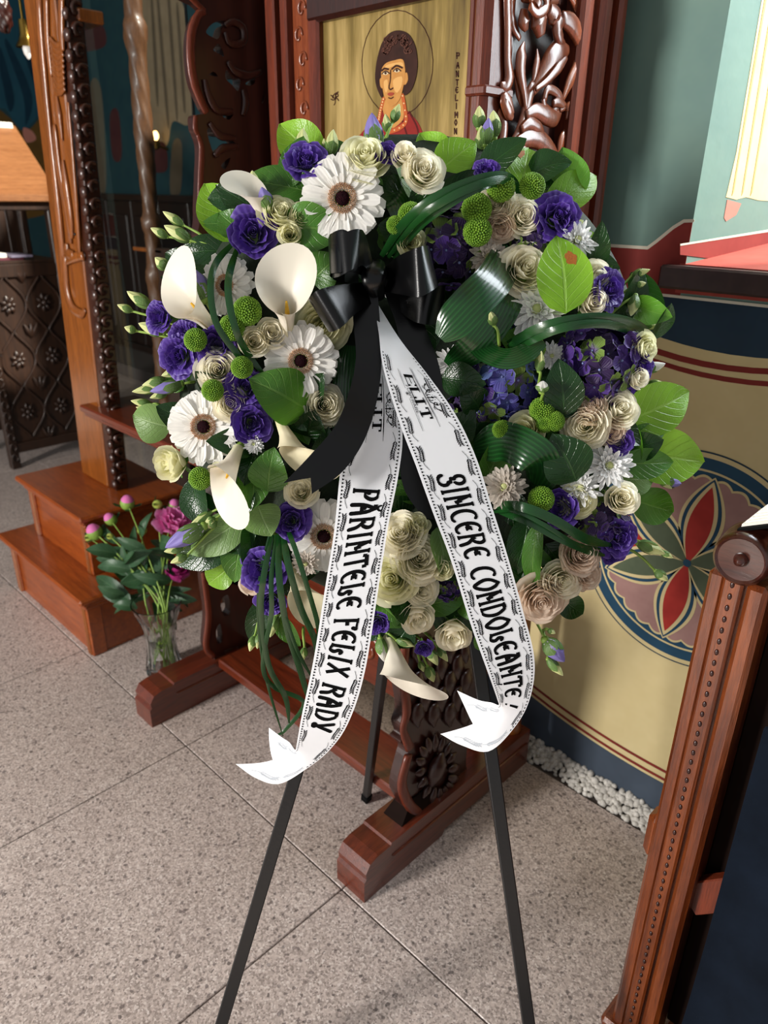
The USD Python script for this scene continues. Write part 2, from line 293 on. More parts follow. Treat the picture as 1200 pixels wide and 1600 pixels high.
F_MUM = uvpetal('mum_petal', lin('dfe0c0'), lin('f0f0ef'), .5, .28); F_MUMD = uvpetal('mum_petal_dusky', lin('cbbfae'), lin('d8cec2'), .5, .28); F_BTN = mat('button_mum', lin('4f7d16'), .6, lin('86b02e'), 160.0, trans=.15)
F_HYB = uvpetal('hydrangea_blue', lin('6a74b8'), lin('5a55a8'), .5, .25, lin('7fa06a')); F_HYP = uvpetal('hydrangea_purple', lin('5a3f8e'), lin('4c2f80'), .5, .25, lin('6f8250')); F_HYG = uvpetal('hydrangea_green', lin('7b5aa0'), lin('6f8a3c'), .5, .28, lin('8fa860')); F_HYD = uvpetal('hydrangea_dark', lin('2f1f4a'), lin('35214f'), .5, .25, lin('5a4a70')); F_HYL = uvpetal('hydrangea_sky', lin('8f9bd0'), lin('6f86c4'), .5, .25)
F_PEO = uvpetal('peony_petal', lin('d866b0'), lin('f084c8'), .55, .34, lin('f7b0dc')); F_PEOD = uvpetal('peony_petal_deep', lin('8d1c62'), lin('b02a7c'), .55, .28)
L_BRI = leafmat('bright_leaf', lin('7fb52f'), lin('a9d06a'), .36, .38, lin('a8d63a')); L_MID = leafmat('mid_leaf', lin('47792a'), lin('76a04c'), .34, .3, lin('6fa52e')); L_DRK = leafmat('dark_leaf', lin('173a15'), lin('2f5527'), .28, .2, lin('2f5a1c')); L_SAGE = leafmat('sage_leaf', lin('6d8f4c'), lin('97b27a'), .45, .3, lin('86ab50'))
L_BLADE = usdkit.material(stage, '/World/Looks/blade_leaf', {'t': ('texture_coordinate', {}), 's': ('separate_xyz', {}), 'w': ('math', {'math_type': 'multiply', 'value2': 56.0}), 'sn': ('math', {'math_type': 'sine'}),
    'r': ('rgb_ramp', {'ramp': [(0, lin('123a16')), (1, lin('1b4f1f'))]}), 'b': ('bump', {'strength': .12, 'distance': .0012}), 'p': ('principled_bsdf', {'roughness': .24, 'coat_weight': .3}), 'tr': ('translucent_bsdf', {'color': lin('2c6a22')}), 'm': ('mix_closure', {'fac': .12})},
    [('t.UV', 's.vector'), ('s.x', 'w.value1'), ('w.value', 'sn.value1'), ('sn.value', 'r.fac'), ('r.color', 'p.base_color'), ('sn.value', 'b.height'), ('b.normal', 'p.normal'), ('p.BSDF', 'm.closure1'), ('tr.BSDF', 'm.closure2')], surface='m.closure')
L_PEO = leafmat('peony_leaf', lin('35593a'), lin('5f8058'), .38, .2, lin('3f6a30')); L_SPOT = mat('brown_leaf_spot', lin('b06a24'), .7, lin('8a4a1c'), 500.0, trans=.2); F_MOSS = mat('wreath_base', lin('0c1a0c'), .8, lin('17290f'), 60.0, bump=.8, bscale=120.0)

# ================================================================ the setting
WY0 = 1.36                                                     # painted wall plane
fl = struct('floor', cbox(-6.6, 1.6, -2.6, 3.4, -.06, -.006, 0), P_GROUT)
for i in range(-9, 5):
    for j in range(-4, 5):
        x0, y0 = -2.0065 + .6*i, .7173 + .6*j
        if x0 > 1.2 or x0 < -6.6 or y0 > 3.2 or y0 < -2.5: continue
        x1, y1 = x0+.6, y0+.6
        if y0 < 1.305 < y1 and x0 > -1.5: y1 = 1.305            # the paving stops short of the wall: a pebble strip runs along it
        if y0 > 1.305 - .01 and x0 > -1.5: continue
        obj('tile', cbox(x0+.0016, x1-.0016, y0+.0016, y1-.0016, -.012, rng.uniform(-.0004, .0004), .0012), FLOORM, fl)
# pebbles between paving and wall
pb = []
ico = trimesh.creation.icosphere(1, 1.0)
for k in range(900):
    r = rng.uniform(.004, .009); v = ico.vertices*r*rng.uniform(.7, 1.25, 3)
    x, y = rng.uniform(-.95, -.28), rng.uniform(1.312, 1.357)
    pb.append(trimesh.Trimesh(v + [x, y, -.008 + (y-1.31)*.75 + rng.uniform(0, .008)], ico.faces, process=False))
tag(obj('white_pebbles', cat(pb), P_GREY, None, True, kind='stuff'), 'strip of small white pebbles along the foot of the painted wall', 'pebbles')
# right wall with the window niche
XJ, ZS = -.584, 1.215                                           # left jamb corner and sill edge
XR, ZT, DEEP = .25, 2.8, .48
wl = [cbox(-1.62, XJ, WY0, WY0+.5, -.1, 3.9, 0), cbox(XJ, XR, WY0, WY0+.5, -.1, ZS-.03, 0), cbox(XJ, XR, WY0, WY0+.5, ZT, 3.9, 0), cbox(XR, 1.7, WY0, WY0+.5, -.1, 3.9, 0)]
wall_r = struct('wall_right', cat(wl), P_TEAL)
SPL = .34                                                       # splay of the niche side
def jam(px, py, off=0.0):                                       # photo pixel -> point on the splayed niche side
    d = ray(px, py); n = nrm([.94, -SPL, 0]); o = np.array([XJ, WY0, 0]) + n*off
    return EYE + d*(((o-EYE) @ n)/(d @ n))
jb = jam(1200, 368); jz0 = jam(1060, 391)[2]; slope = (jb[2]-jz0)/(jb[1]-WY0)
je = np.array([XJ+SPL/.94*DEEP, WY0+DEEP])
zback = jz0+slope*DEEP
def quadbox(a, b, z00, z01, z1, t):                            # wall slab between plan points a and b, thickness t to the left
    d = nrm(np.append(b-a, 0)); nn = np.array([-d[1], d[0], 0])*t
    P = [np.array([a[0], a[1], z00]), np.array([b[0], b[1], z01]), np.array([b[0], b[1], z1]), np.array([a[0], a[1], z1])]
    return trimesh.PointCloud(P + [p+nn for p in P]).convex_hull
nich = quadbox(np.array([XJ, WY0]), je, jz0-.2, zback-.2, 3.3, .02)
jp = struct('window_1', nich, P_TEAL)
sill = trimesh.PointCloud([(XJ-.01, WY0-.002, ZS), (XR, WY0-.002, ZS), (XR, WY0+DEEP, zback), (XJ, WY0+DEEP, zback), (XJ-.01, WY0-.002, ZS-.05), (XR, WY0-.002, ZS-.05), (XR, WY0+DEEP, ZS-.05), (XJ, WY0+DEEP, ZS-.05)]).convex_hull
obj('window_sill', sill, paint('sill_red', '9a4038', 'b5574c', scale=5.0), jp)
obj('sill_board', cbox(XJ-.035, XR, WY0-.028, WY0+.004, ZS-.042, ZS-.002, .004), P_SILL, jp)
obj('window_frame', cat([cbox(je[0]-.02, XR, WY0+DEEP, WY0+DEEP+.04, zback-.03, zback+.03, .003), cbox(je[0]-.02, je[0]+.03, WY0+DEEP, WY0+DEEP+.04, zback, ZT, .003), cbox(XR-.04, XR, WY0+DEEP, WY0+DEEP+.04, zback, ZT, .003), cbox(je[0], XR, WY0+DEEP, WY0+DEEP+.04, ZT-.04, ZT, .003)]), W_WALN, jp)
obj('pane', trimesh.Trimesh([(je[0]+.02, WY0+DEEP+.018, zback+.02), (XR-.03, WY0+DEEP+.018, zback+.02), (XR-.03, WY0+DEEP+.018, ZT-.03), (je[0]+.02, WY0+DEEP+.018, ZT-.03)], [(0, 1, 2), (0, 2, 3)], process=False), M_GLASS, jp)
def fresco(name, pts, m, lay, axis=1, val=WY0, smooth=0, jamb=False, parent=None, holes=None):
    p = np.asarray(pts, float)
    if smooth: p = smoothpoly(p, smooth)
    if jamb:
        n = nrm([.94, -SPL, 0]); e = np.array([SPL, .94, 0]); e = nrm(e)
        q = np.array([jam(x, y) for x, y in p]); a = (q-np.array([XJ, WY0, 0])) @ e
        po = Polygon(np.stack([a, q[:, 2]], 1)).buffer(0); ms = extr(po, .0006); v = ms.vertices
        ms = trimesh.Trimesh(np.array([XJ, WY0, 0]) + np.outer(v[:, 0], e) + np.outer(v[:, 1], [0, 0, 1]) + np.outer(v[:, 2]+lay*.0006, n), ms.faces, process=False)
        return obj(name, ms, m, jp if parent is None else parent)
    po = Polygon(px2(p, axis, val)).buffer(0)
    if holes: po = po.difference(holes)
    return obj(name, plane3(extr(po, .0006), axis, val - lay*.0006, -1), m, wall_r if parent is None else parent)
def wpoly(name, po, m, lay): return obj(name, plane3(extr(po, .0006), 1, WY0-lay*.0006, -1), m, wall_r)
# painted bands of the dado (swagged cloth), left edge hidden behind the stand
X0, X1 = -1.6, .95
def band(name, m, lay, top, bot):
    xs = np.linspace(X0, X1, 60); po = Polygon(list(zip(xs, [top(x) for x in xs])) + list(zip(xs[::-1], [bot(x) for x in xs[::-1]])))
    return wpoly(name, po, m, lay)
def curve(pix):
    q = px2(pix, 1, WY0); c = np.polyfit(q[:, 0], q[:, 1], 2)
    xc = lambda x: min(max(x, q[0, 0]-.08), q[-1, 0]+.1)
    return lambda x: float(np.polyval(c, xc(x)))
f_red_top = lambda x: 1.2345
zz = px2([(985, 455), (1200, 478)], 1, WY0); f_rb = lambda x: zz[0, 1]+(zz[1, 1]-zz[0, 1])*(x-zz[0, 0])/(zz[1, 0]-zz[0, 0])
f_nb = curve([(1000, 515), (1060, 535), (1130, 553), (1200, 560)])
f_s1 = curve([(1000, 533), (1060, 555), (1130, 568), (1200, 576)]); f_s2 = curve([(1000, 543), (1060, 564), (1130, 578), (1200, 585)])
f_s3 = curve([(1000, 551), (1060, 572), (1130, 587), (1200, 596)])
f_s4 = curve([(1000, 558), (1060, 580), (1130, 595), (1200, 604)])
f_b1 = curve([(845, 1075), (900, 1115), (980, 1165), (1050, 1202)]); f_pl = curve([(845, 1098), (900, 1140), (980, 1190), (1045, 1228)])
wpoly('painted_band', Polygon([(X0, 1.236), (-.66, 1.236), (-.645, 1.25), (-.615, 1.275), (-.6, 1.285), (XJ, 1.285), (XJ, f_rb(XJ)), (X1, f_rb(X1)), (X1, 1.0), (X0, 1.0)]), P_RED, 0)
wl_ = LineString([(X0, 1.238), (-.66, 1.238), (-.645, 1.25), (-.617, 1.275), (-.6, 1.286), (XJ, 1.287)]).buffer(.0028); wpoly('painted_line', wl_, P_WHITE, 1)
band('painted_band', P_NAVY, 1, f_rb, lambda x: .9)
band('painted_line', P_WHITE, 2, lambda x: f_rb(x)+.002, lambda x: f_rb(x)-.003)
band('painted_cloth', P_CREAM, 2, f_nb, lambda x: f_pl(x))
for a, b in ((f_s1, f_s2), (f_s3, f_s4)): band('painted_stripe', P_MAROON, 3, a, b)
band('painted_plinth', P_GREYNAVY, 3, f_pl, lambda x: -.02)
for o in (.030, .008): band('painted_stripe', P_MAROON, 4, lambda x, o=o: f_pl(x)+o+.007, lambda x, o=o: f_pl(x)+o)
# medallion
MC = np.array([-.470*WY0/1.32, .655]); _q = on(1076, 878, 1, WY0); MC = np.array([_q[0], _q[2]]); MR = .232
def ring(r0, r1): return Point(MC).buffer(r1, 48).difference(Point(MC).buffer(r0, 48))
wpoly('painted_ring', ring(MR-.003, MR), P_NAVY, 4); wpoly('painted_ring', ring(MR-.012, MR-.003), P_CREAM, 4)
wpoly('painted_ring', Point(MC).buffer(MR-.012, 48), P_BLUE, 4)
th = np.linspace(0, 2*PI, 361)
def scal(r, amp): return Polygon([(MC[0]+(r+amp*abs(math.sin(30*t/2)))*math.cos(t), MC[1]+(r+amp*abs(math.sin(30*t/2)))*math.sin(t)) for t in th[:-1]])
wpoly('painted_ring', ring(MR-.039, MR-.035), P_CREAM, 5)
wpoly('painted_scallop', scal(MR-.054, .009), P_CREAM, 6); wpoly('painted_scallop', scal(MR-.059, .009), P_MAUVE, 7)
def vesica(ang, L, w):
    s = np.linspace(0, 1, 24); hw = w*np.sin(s*PI)**.9; c, d = np.array([math.cos(ang), math.sin(ang)]), np.array([-math.sin(ang), math.cos(ang)])
    P = [MC + c*L*a + d*h for a, h in zip(s, hw)] + [MC + c*L*a - d*h for a, h in zip(s[::-1], hw[::-1])]
    return Polygon(P).buffer(0)
for k in range(6):
    a = math.radians(84 + 60*k); L = MR-.044
    wpoly('painted_petal', vesica(a, L, .043), P_CREAM, 8); wpoly('painted_petal', vesica(a, L-.004, .0365), P_BLUE, 9)
    wpoly('painted_petal', vesica(a, L-.009, .0295), P_CREAM, 10); wpoly('painted_petal', vesica(a, L-.020, .0225), P_BRED if k % 3 == 0 else P_OLIVE, 11)
wpoly('painted_ring', Point(MC).buffer(.008), P_BLUE, 12)
for a in (174, 354):                                            # two red fields between the petals
    a = math.radians(a); r0, r1 = .1, MR-.066
    t = np.linspace(a-.42, a+.42, 12); wpoly('painted_field', Polygon([(MC[0]+.075*math.cos(a), MC[1]+.075*math.sin(a))] + [(MC[0]+r1*math.cos(x), MC[1]+r1*math.sin(x)) for x in t]), P_BRED, 7.5)
# robed figure on the niche side
fresco('painted_robe', [(1240, -420), (1215, -180), (1190, 0), (1180, 60), (1165, 150), (1150, 240), (1136, 300), (1134, 308), (1150, 312), (1165, 308), (1185, 313), (1215, 315), (1260, 310), (1300, 0), (1340, -200), (1300, -420)], P_ROBE, 0, jamb=True)
for x0, x1 in ((1194, 1143), (1206, 1158), (1222, 1172)): fresco('painted_fold', [(x0, 0), (x0+48, -380), (x0+52, -380), (x0+3, 0), (x1+3, 300), (x1, 306)], P_ROBEF, 1, jamb=True)
fresco('painted_shoe', [(1136, 312), (1158, 318), (1150, 336), (1134, 346), (1131, 340)], P_SHOE, 0, jamb=True)
fresco('painted_band', [(1062, 398), (1062, 384), (1240, 355), (1240, 420)], P_RED, 1, jamb=True); fresco('painted_line', [(1062, 384), (1062, 381), (1240, 352), (1240, 356)], P_WHITE, 2, jamb=True)
# return wall, far walls, ceiling
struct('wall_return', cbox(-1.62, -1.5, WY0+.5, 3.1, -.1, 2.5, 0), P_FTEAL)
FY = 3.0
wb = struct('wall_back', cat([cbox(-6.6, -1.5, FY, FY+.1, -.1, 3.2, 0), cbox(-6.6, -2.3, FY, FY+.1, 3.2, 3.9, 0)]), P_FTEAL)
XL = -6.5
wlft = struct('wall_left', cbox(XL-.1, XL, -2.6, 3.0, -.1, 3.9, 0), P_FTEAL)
struct('ceiling', cat([cbox(-6.6, -1.5, -.6, 3.1, 3.9, 4.0, 0), cbox(-1.5, 1.7, -.6, WY0+.5, 3.9, 4.0, 0)]), P_CEIL)
# wainscot of the far wall, panelled
x = -6.5
wz = 1.29
obj('wainscot_rail', cbox(-6.6, -1.62, FY-.06, FY, wz-.05, wz, .006), W_WAIN, wb); obj('wainscot_plinth', cbox(-6.6, -1.62, FY-.07, FY, 0, .14, .006), W_WAIN, wb)
while x < -1.7:
    obj('wainscot_panel', cat([cbox(x, x+.4, FY-.03, FY, .14, wz-.05, .004), cbox(x+.06, x+.34, FY-.045, FY-.028, .24, wz-.15, .012)]), W_WAIN, wb); x += .41
obj('step_kerb', cbox(-6.6, -1.62, FY-.42, FY-.06, 0, .09, .006), P_GROUT, wb)
# robed figures painted on the far walls
def farp(name, pts, m, lay, axis=1, val=FY, par=None, sgn=-1):
    po = Polygon(px2(smoothpoly(pts, 5), axis, val)).buffer(0)
    obj(name, plane3(extr(po, .001), axis, val + sgn*lay*.001, sgn), m, par or wb)
farp('painted_robe', [(222, -20), (262, -20), (290, 20), (296, 120), (300, 180), (292, 196), (270, 190), (262, 225), (246, 235), (236, 215), (226, 120)], P_FBEIGE, 0)
for a, b in (((245, 0), (262, 180)), ((262, 0), (276, 170)), ((276, 20), (288, 160)), ((236, 10), (246, 150))): farp('painted_fold', [a, (a[0]+4, a[1]), (b[0]+2, b[1]), (b[0]-2, b[1])], P_FBF, 1)
farp('painted_leg', [(240, 225), (258, 225), (262, 262), (250, 270), (238, 262)], P_FMAR, 1); farp('painted_pillar', [(270, 225), (284, 225), (282, 300), (266, 300)], P_FBF, 0)
farp('painted_robe', [(128, 30), (160, 40), (165, 70), (140, 80), (126, 75)], P_FMAR, 0); farp('painted_pillar', [(140, 140), (158, 140), (166, 290), (150, 290)], P_FBF, 0); farp('painted_pillar', [(172, 180), (185, 175), (190, 245), (176, 245)], P_FMAR, 0)
farp('painted_robe', [(-30, -20), (70, -20), (72, 140), (66, 170), (48, 195), (36, 203), (22, 192), (8, 170), (-30, 155)], P_FBLUE, 0, 0, XL, wlft, 1)
for q in ([(8, 70), (16, 70), (50, 150), (40, 196), (36, 150)], [(30, 60), (40, 60), (66, 110), (62, 150)], [(-5, 80), (3, 80), (22, 150), (16, 175), (8, 150)], [(46, 30), (54, 30), (70, 80), (66, 100)]): farp('painted_fold', q, P_FDARK, 1, 0, XL, wlft, 1)
farp('painted_ground', [(-30, 165), (10, 180), (38, 206), (66, 180), (74, 175), (84, 270), (84, 330), (-30, 330)], P_OCHRE, 0, 0, XL, wlft, 1)
farp('painted_foot', [(36, 200), (50, 205), (56, 218), (40, 222)], P_SHOE, 1, 0, XL, wlft, 1)

# ================================================================ icon stand (mahogany, sled feet, openwork sides)
st = thing('icon_stand', 'carved mahogany icon stand on sled feet behind the wreath', 'icon stand')
def foot(x0, x1, y0):
    pr = [(y0, 0), (y0, .055), (y0+.006, .06), (y0+.004, .075), (y0+.016, .094), (y0+.04, .1), (y0+.075, .1), (y0+.078, .106), (1.30, .106), (1.30, 0), (1.2, 0), (1.19, .014), (.98, .014), (.97, 0)]
    e = extr(Polygon(pr), x1-x0); v = e.vertices; r = trimesh.Trimesh(np.stack([x0+v[:, 2], v[:, 0], v[:, 1]], 1), e.faces, process=False)
    return r
for x0, y0 in ((-.832, .728), (-1.612, .69)):
    obj('foot', foot(x0, x0+.082, y0), W_MAHY, st)
    obj('foot_moulding', cat([cbox(x0-.004, x0+.086, y0+.08, 1.29, .066, .072, .002)]), W_MAHY, st)
obj('stretcher', cbox(-1.53, -.83, .905, 1.03, .088, .116, .004), W_MAHX, st)
obj('apron_board', cbox(-1.55, -.8, 1.14, 1.17, .11, .33, .004), W_MAHX, st)
for k in range(5):                                            # shallow scrolls on the apron
    c = np.array([-1.42+.13*k, 1.138, .22]); s = [(c[0]+.05*math.cos(a)*(1-a/9), c[1], c[2]+.05*math.sin(a)*(1-a/9)) for a in np.linspace(0, 7, 26)]
    obj('carved_scroll', tube(s, [.008, .009, .004], 6), W_CARV, st, True)
def sideboard(pts, xin, th, m, holes=(), name='side_board', edge=None):
    po = Polygon(px2(smoothpoly(pts, 5), 0, xin)).buffer(0)
    for h in holes: po = po.difference(Polygon(px2(smoothpoly(h, 5), 0, xin)).buffer(0))
    return obj(name, plane3(extr(po, th), 0, xin, -1), m, st)
# right lower side with relief
XB = -.775
sideboard([(628, 1290), (648, 1305), (668, 1290), (735, 1235), (728, 1195), (734, 1150), (752, 1120), (756, 1080), (745, 1020), (750, 960), (640, 960), (632, 1000), (628, 1060), (634, 1110), (628, 1135), (632, 1150), (626, 1160), (638, 1172), (634, 1190), (624, 1235), (634, 1262)], XB, .03, W_DEEP)
def relief(pix, r, xin=XB, m=None, lift=.006, par=None, flat=.6, name='carved_leaf', n=14, rpx=True, ax=0):
    p = cr([on(x, y, ax, xin+(lift if ax == 0 else -lift)) for x, y in pix], n)
    r = np.atleast_1d(np.asarray(r, float))
    if rpx: r = r*np.linalg.norm(p.mean(0)-EYE)/FPX*1.12
    up = (1, 0, 0) if ax == 0 else (0, 1, 0)
    return obj(name, tube(p, r, 10, flat=flat, up=up), m or W_CARV, par or st, True)
relief([(638, 1180), (628, 1225), (640, 1258), (658, 1272)], [7, 8, 7], m=W_MAHZ, name='carved_edge')
for k in range(16):                                            # rosette around an oval boss
    a = 2*PI*k/16; c, s = math.cos(a), math.sin(a)
    relief([(683+18*c+4*s, 1203+30*s), (683+34*c+3*s, 1203+56*s-6*c)], [3, 8, 2], m=W_DEEP, n=6, lift=.008)
relief([(674, 1228), (690, 1176)], [4, 15, 16, 4], m=W_DEEP, lift=.012, name='carved_boss')
for i in range(5):                                             # overlapping pointed scales of the cone above
    for j in range(4):
        x, y = 652+25*j+(12 if i % 2 else 0), 1016+25*i
        if x > 738: continue
        relief([(x, y-16), (x+1, y+2), (x+2, y+20)], [9, 13, 2], m=W_DEEP, n=7, lift=.005+.004*(4-i)/4, name='carved_scale', flat=.45)
relief([(634, 1000), (630, 1060), (636, 1110), (630, 1140), (640, 1168)], [8, 7, 8, 6, 8], m=W_MAHZ, name='carved_edge')
obj('foot_bracket', trimesh.PointCloud([(XB-.045, .845, .1), (XB+.012, .845, .1), (XB-.045, .95, .1), (XB+.012, .95, .1), (XB-.03, .885, .15), (XB+.004, .885, .15), (XB-.03, .93, .15), (XB+.004, .93, .15)]).convex_hull, M_INNER, st)
col = lathe([(0, .105), (.022, .105), (.026, .112), (.024, .14), (.022, .3), (.021, .55), (.02, .8), (.02, 1.3), (0, 1.3)], 24); col.apply_translation([-.785, 1.265, 0]); obj('rear_column', col, W_HONEY, st, 40)
# left lower side, openwork
sideboard([(318, 900), (325, 960), (322, 1010), (336, 1030), (326, 1052), (345, 1062), (420, 1030), (470, 1020), (470, 880), (330, 880)], -1.545, .028, W_DEEP,
          [[(338, 985), (344, 975), (348, 1000), (340, 1005)], [(352, 1016), (372, 1010), (368, 1020), (354, 1022)], [(345, 940), (356, 930), (360, 955), (350, 962)]])
relief([(318, 895), (326, 960), (322, 1010), (334, 1026)], [4, 5, 4], -1.545, W_MAHZ, name='carved_edge')
sideboard([(380, 600), (420, 600), (470, 700), (470, 900), (330, 900), (345, 800)], -1.545, .028, W_DEEP)
# left upper side, openwork lobes
XLB = -1.545
c4 = lambda q: [(260+x/5, y/5) for x, y in q]
sideboard(c4([(170, -40), (240, 30), (300, 90), (250, 115), (200, 240), (188, 420), (215, 640), (290, 830), (318, 885), (228, 905), (226, 1000), (245, 1050), (275, 1160), (268, 1400), (260, 1700), (300, 1900), (850, 1900), (850, -40)]), XLB, .028, W_DEEP,
          [c4(q) for q in ([(310, 250), (360, 185), (440, 160), (490, 182), (440, 215), (405, 300), (360, 290)], [(368, 390), (400, 345), (430, 370), (450, 440), (420, 425)], [(470, 545), (520, 610), (575, 620), (560, 710), (510, 660), (462, 610)], [(620, 650), (690, 610), (688, 650), (650, 670)],
           [(335, 585), (370, 560), (402, 598)], [(425, 890), (480, 905), (522, 895), (490, 935), (455, 920)], [(318, 1030), (350, 1000), (380, 1055), (470, 1075), (540, 1125), (470, 1150), (410, 1180), (375, 1215)], [(428, 1290), (500, 1230), (462, 1320)], [(320, 650), (340, 700), (385, 800), (385, 830), (350, 770)], [(745, 800), (770, 680), (765, 780)])])
for q, r in (([(300, 90), (250, 115), (200, 240), (188, 420), (215, 640), (290, 830), (315, 880)], [5, 8, 8, 6]), ([(228, 905), (226, 1000), (246, 1050)], [4, 5, 4]), ([(246, 1050), (275, 1160), (268, 1400), (262, 1640)], [4, 6, 6]), ([(170, -40), (240, 30), (300, 85)], [5, 5, 4])):
    relief(c4(q), np.array(r)*.7, XLB, W_MAHZ, name='carved_edge', lift=0.0)
for q in ([(460, 200), (520, 170), (600, 220), (600, 330), (500, 340), (460, 250)], [(480, 480), (540, 560), (640, 590), (740, 560)], [(300, 620), (330, 740), (400, 860), (520, 870)], [(340, 960), (420, 1060), (540, 1080)], [(380, 1220), (440, 1160), (560, 1140)], [(600, 700), (620, 800), (600, 900)]):
    relief(c4(q), [3, 5, 3], XLB, W_DEEP, lift=.004)
# rear posts, icon frame
IY = 1.18
def slab(pix, val, dep, m, name, c=.003): # rectangle given by two photo corners on plane Y=val
    a, b = on(*pix[0], 1, val), on(*pix[1], 1, val); return obj(name, cbox(a[0], b[0], val, val+dep, a[2], b[2], c), m, st)
a = on(427, 100, 1, IY)[0]; b = on(441, 100, 1, IY)[0]; obj('post', cbox(a, b, IY-.02, IY+.03, .1, 2.05, .004), W_MAHZ, st)
b = on(455, 100, 1, IY)[0]; b2 = on(465, 100, 1, IY)[0]; b3 = on(492, 100, 1, IY)[0]; ix0 = on(509, 100, 1, IY)[0]; ix1 = on(739, 100, 1, IY)[0]; r1 = on(752, 100, 1, IY)[0]; r2 = on(768, 100, 1, IY)[0]
zt_l = on(509, 38, 1, IY)[2]; ztop = (zt_l+on(739, -13, 1, IY)[2])/2
obj('post', cbox(b, b2, IY-.03, IY+.03, .95, 2.05, .004), W_MAHZ, st)
obj('frame_stile', cbox(b2, b3, IY-.012, IY+.03, .95, 2.05, .003), W_CARV, st); obj('frame_stile', cbox(b3, ix0, IY-.022, IY+.03, .95, ztop+.1, .006), W_MAHZ, st)
obj('frame_stile', cbox(ix1, r1, IY-.022, IY+.03, .95, ztop+.1, .006), W_MAHZ, st); obj('frame_stile', cbox(r1, XB-.03, IY-.012, IY+.03, .95, 2.05, .003), W_MAHZ, st)
obj('frame_rail', cbox(b3, r1, IY-.026, IY+.03, ztop, ztop+.13, .008), W_DEEP, st); obj('frame_rail', cbox(b3, r1, IY-.026, IY+.03, .93, 1.0, .008), W_MAHX, st)
obj('back_board', cbox(a, XB-.03, IY+.03, IY+.05, .9, 2.05, .002), W_DEEP, st)
zz0 = 0
for k in range(16):                                            # carved tendril on the left stile
    cx = (b2+b3)/2 + .006*(-1)**k; cz = 1.12+.046*k; s = [(cx+.013*math.cos(t)*(1-t/8), IY-.013, cz+.019*math.sin(t)*(1-t/8)) for t in np.linspace(0, 6, 18)]
    obj('carved_scroll', tube(s, [.0035, .0055, .003], 6, flat=.6), W_CARV, st, True)
# right upper side: pierced acanthus panel between front scroll post and rear post
XR_ = -.775
ya, yb = on(792, 150, 0, XR_)[1], on(897, 150, 0, XR_)[1]
obj('back_board', cbox(XR_-.03, XR_-.012, ya-.03, WY0-.02, .9, 2.05, .002), W_DEEP, st)
y1 = on(903, 100, 0, XR_+.02)[1]; y2 = min(on(966, 100, 0, XR_+.035)[1], WY0-.006)
obj('rear_post', cat([cbox(XR_-.03, XR_+.02, y1, y2, .85, 2.05, .006), cbox(XR_+.0, XR_+.036, y1+(y2-y1)*.34, y1+(y2-y1)*.66, .85, 2.05, .008), cbox(XR_, XR_+.042, y1+(y2-y1)*.78, y2, .85, 2.05, .006)]), W_MAHZ, st)
c6 = lambda q: [(720+x/4.444, y/4.444) for x, y in q]
def lobe(q, r, lift=.012, flat=.55, m=None): return relief(c6(q), np.asarray(r, float)*1.15/4.444, XR_-.008, m or W_CARV, lift=lift, flat=flat*.75, n=18)
y3 = on(762, 60, 0, XR_)[1]
obj('scroll_post', cat([cbox(XR_-.03, XR_+.004, y3-.005, ya+.01, 1.375, 2.05, .01)]), W_MAHZ, st)
lobe([(320, -60), (325, 200), (325, 420), (335, 540), (310, 600), (275, 590)], [26, 26, 26, 34, 30, 14], .016)
obj('post_block', cbox(XR_-.03, XR_+.01, y3-.012, ya+.004, on(770, 140, 0, XR_)[2]-.01, on(770, 140, 0, XR_)[2]+.004, .003), W_MAHZ, st)
lobe([(265, 1230), (330, 1060), (400, 920), (445, 790), (475, 660), (505, 585)], [16, 22, 26, 30, 34, 26], .018)          # stem
lobe([(455, 760), (440, 640), (415, 500), (420, 380), (440, 290)], [16, 22, 34, 36, 6], .02)
lobe([(500, 600), (515, 500), (530, 420), (530, 340)], [10, 22, 22, 4], .018)
lobe([(500, 640), (560, 540), (620, 440), (680, 370), (745, 345)], [20, 40, 62, 64, 20], .02)
lobe([(520, 620), (600, 560), (680, 470), (735, 400)], [10, 16, 26, 12], .03)
for t0 in (0, 1):
    lobe([(570+10*t0, 700), (600, 630-8*t0), (660, 640), (690, 700), (640, 770+8*t0), (585, 745), (570, 690)], [18, 20, 22, 24, 22, 20, 16], .016+.006*t0)
lobe([(640, 720), (680, 710), (715, 740), (690, 770)], [16, 22, 20, 8], .026)
lobe([(450, 800), (520, 770), (590, 800), (650, 820), (700, 740)], [20, 34, 44, 40, 14], .022)
lobe([(420, 900), (480, 860), (540, 890), (575, 925)], [18, 30, 30, 10], .024); lobe([(430, 930), (500, 920), (545, 945)], [10, 20, 8], .02)
lobe([(340, 1050), (420, 980), (520, 960), (600, 1020), (660, 1130), (690, 1230), (660, 1280), (635, 1240)], [18, 36, 46, 44, 38, 30, 24, 12], .022)
lobe([(300, 1150), (380, 1060), (450, 1030)], [14, 24, 18], .024)
lobe([(360, 790), (330, 700), (300, 690), (330, 780), (360, 820)], [14, 26, 30, 34, 14], .02)
lobe([(365, 490), (395, 560), (410, 660), (425, 740)], [10, 26, 26, 10], .014)
lobe([(260, 770), (300, 840), (290, 980), (255, 1120), (235, 1250)], [14, 26, 28, 26, 18], .014)
lobe([(760, 890), (700, 980), (690, 1120), (720, 1280)], [26, 30, 24, 18], .014); lobe([(745, 700), (760, 760), (745, 840)], [30, 44, 26], .016)
lobe([(700, 130), (770, 170), (830, 300), (810, 450), (750, 580), (710, 690)], [30, 46, 40, 36, 28, 12], .02)
lobe([(700, 130), (670, 200), (690, 280), (720, 300)], [26, 36, 30, 10], .024)
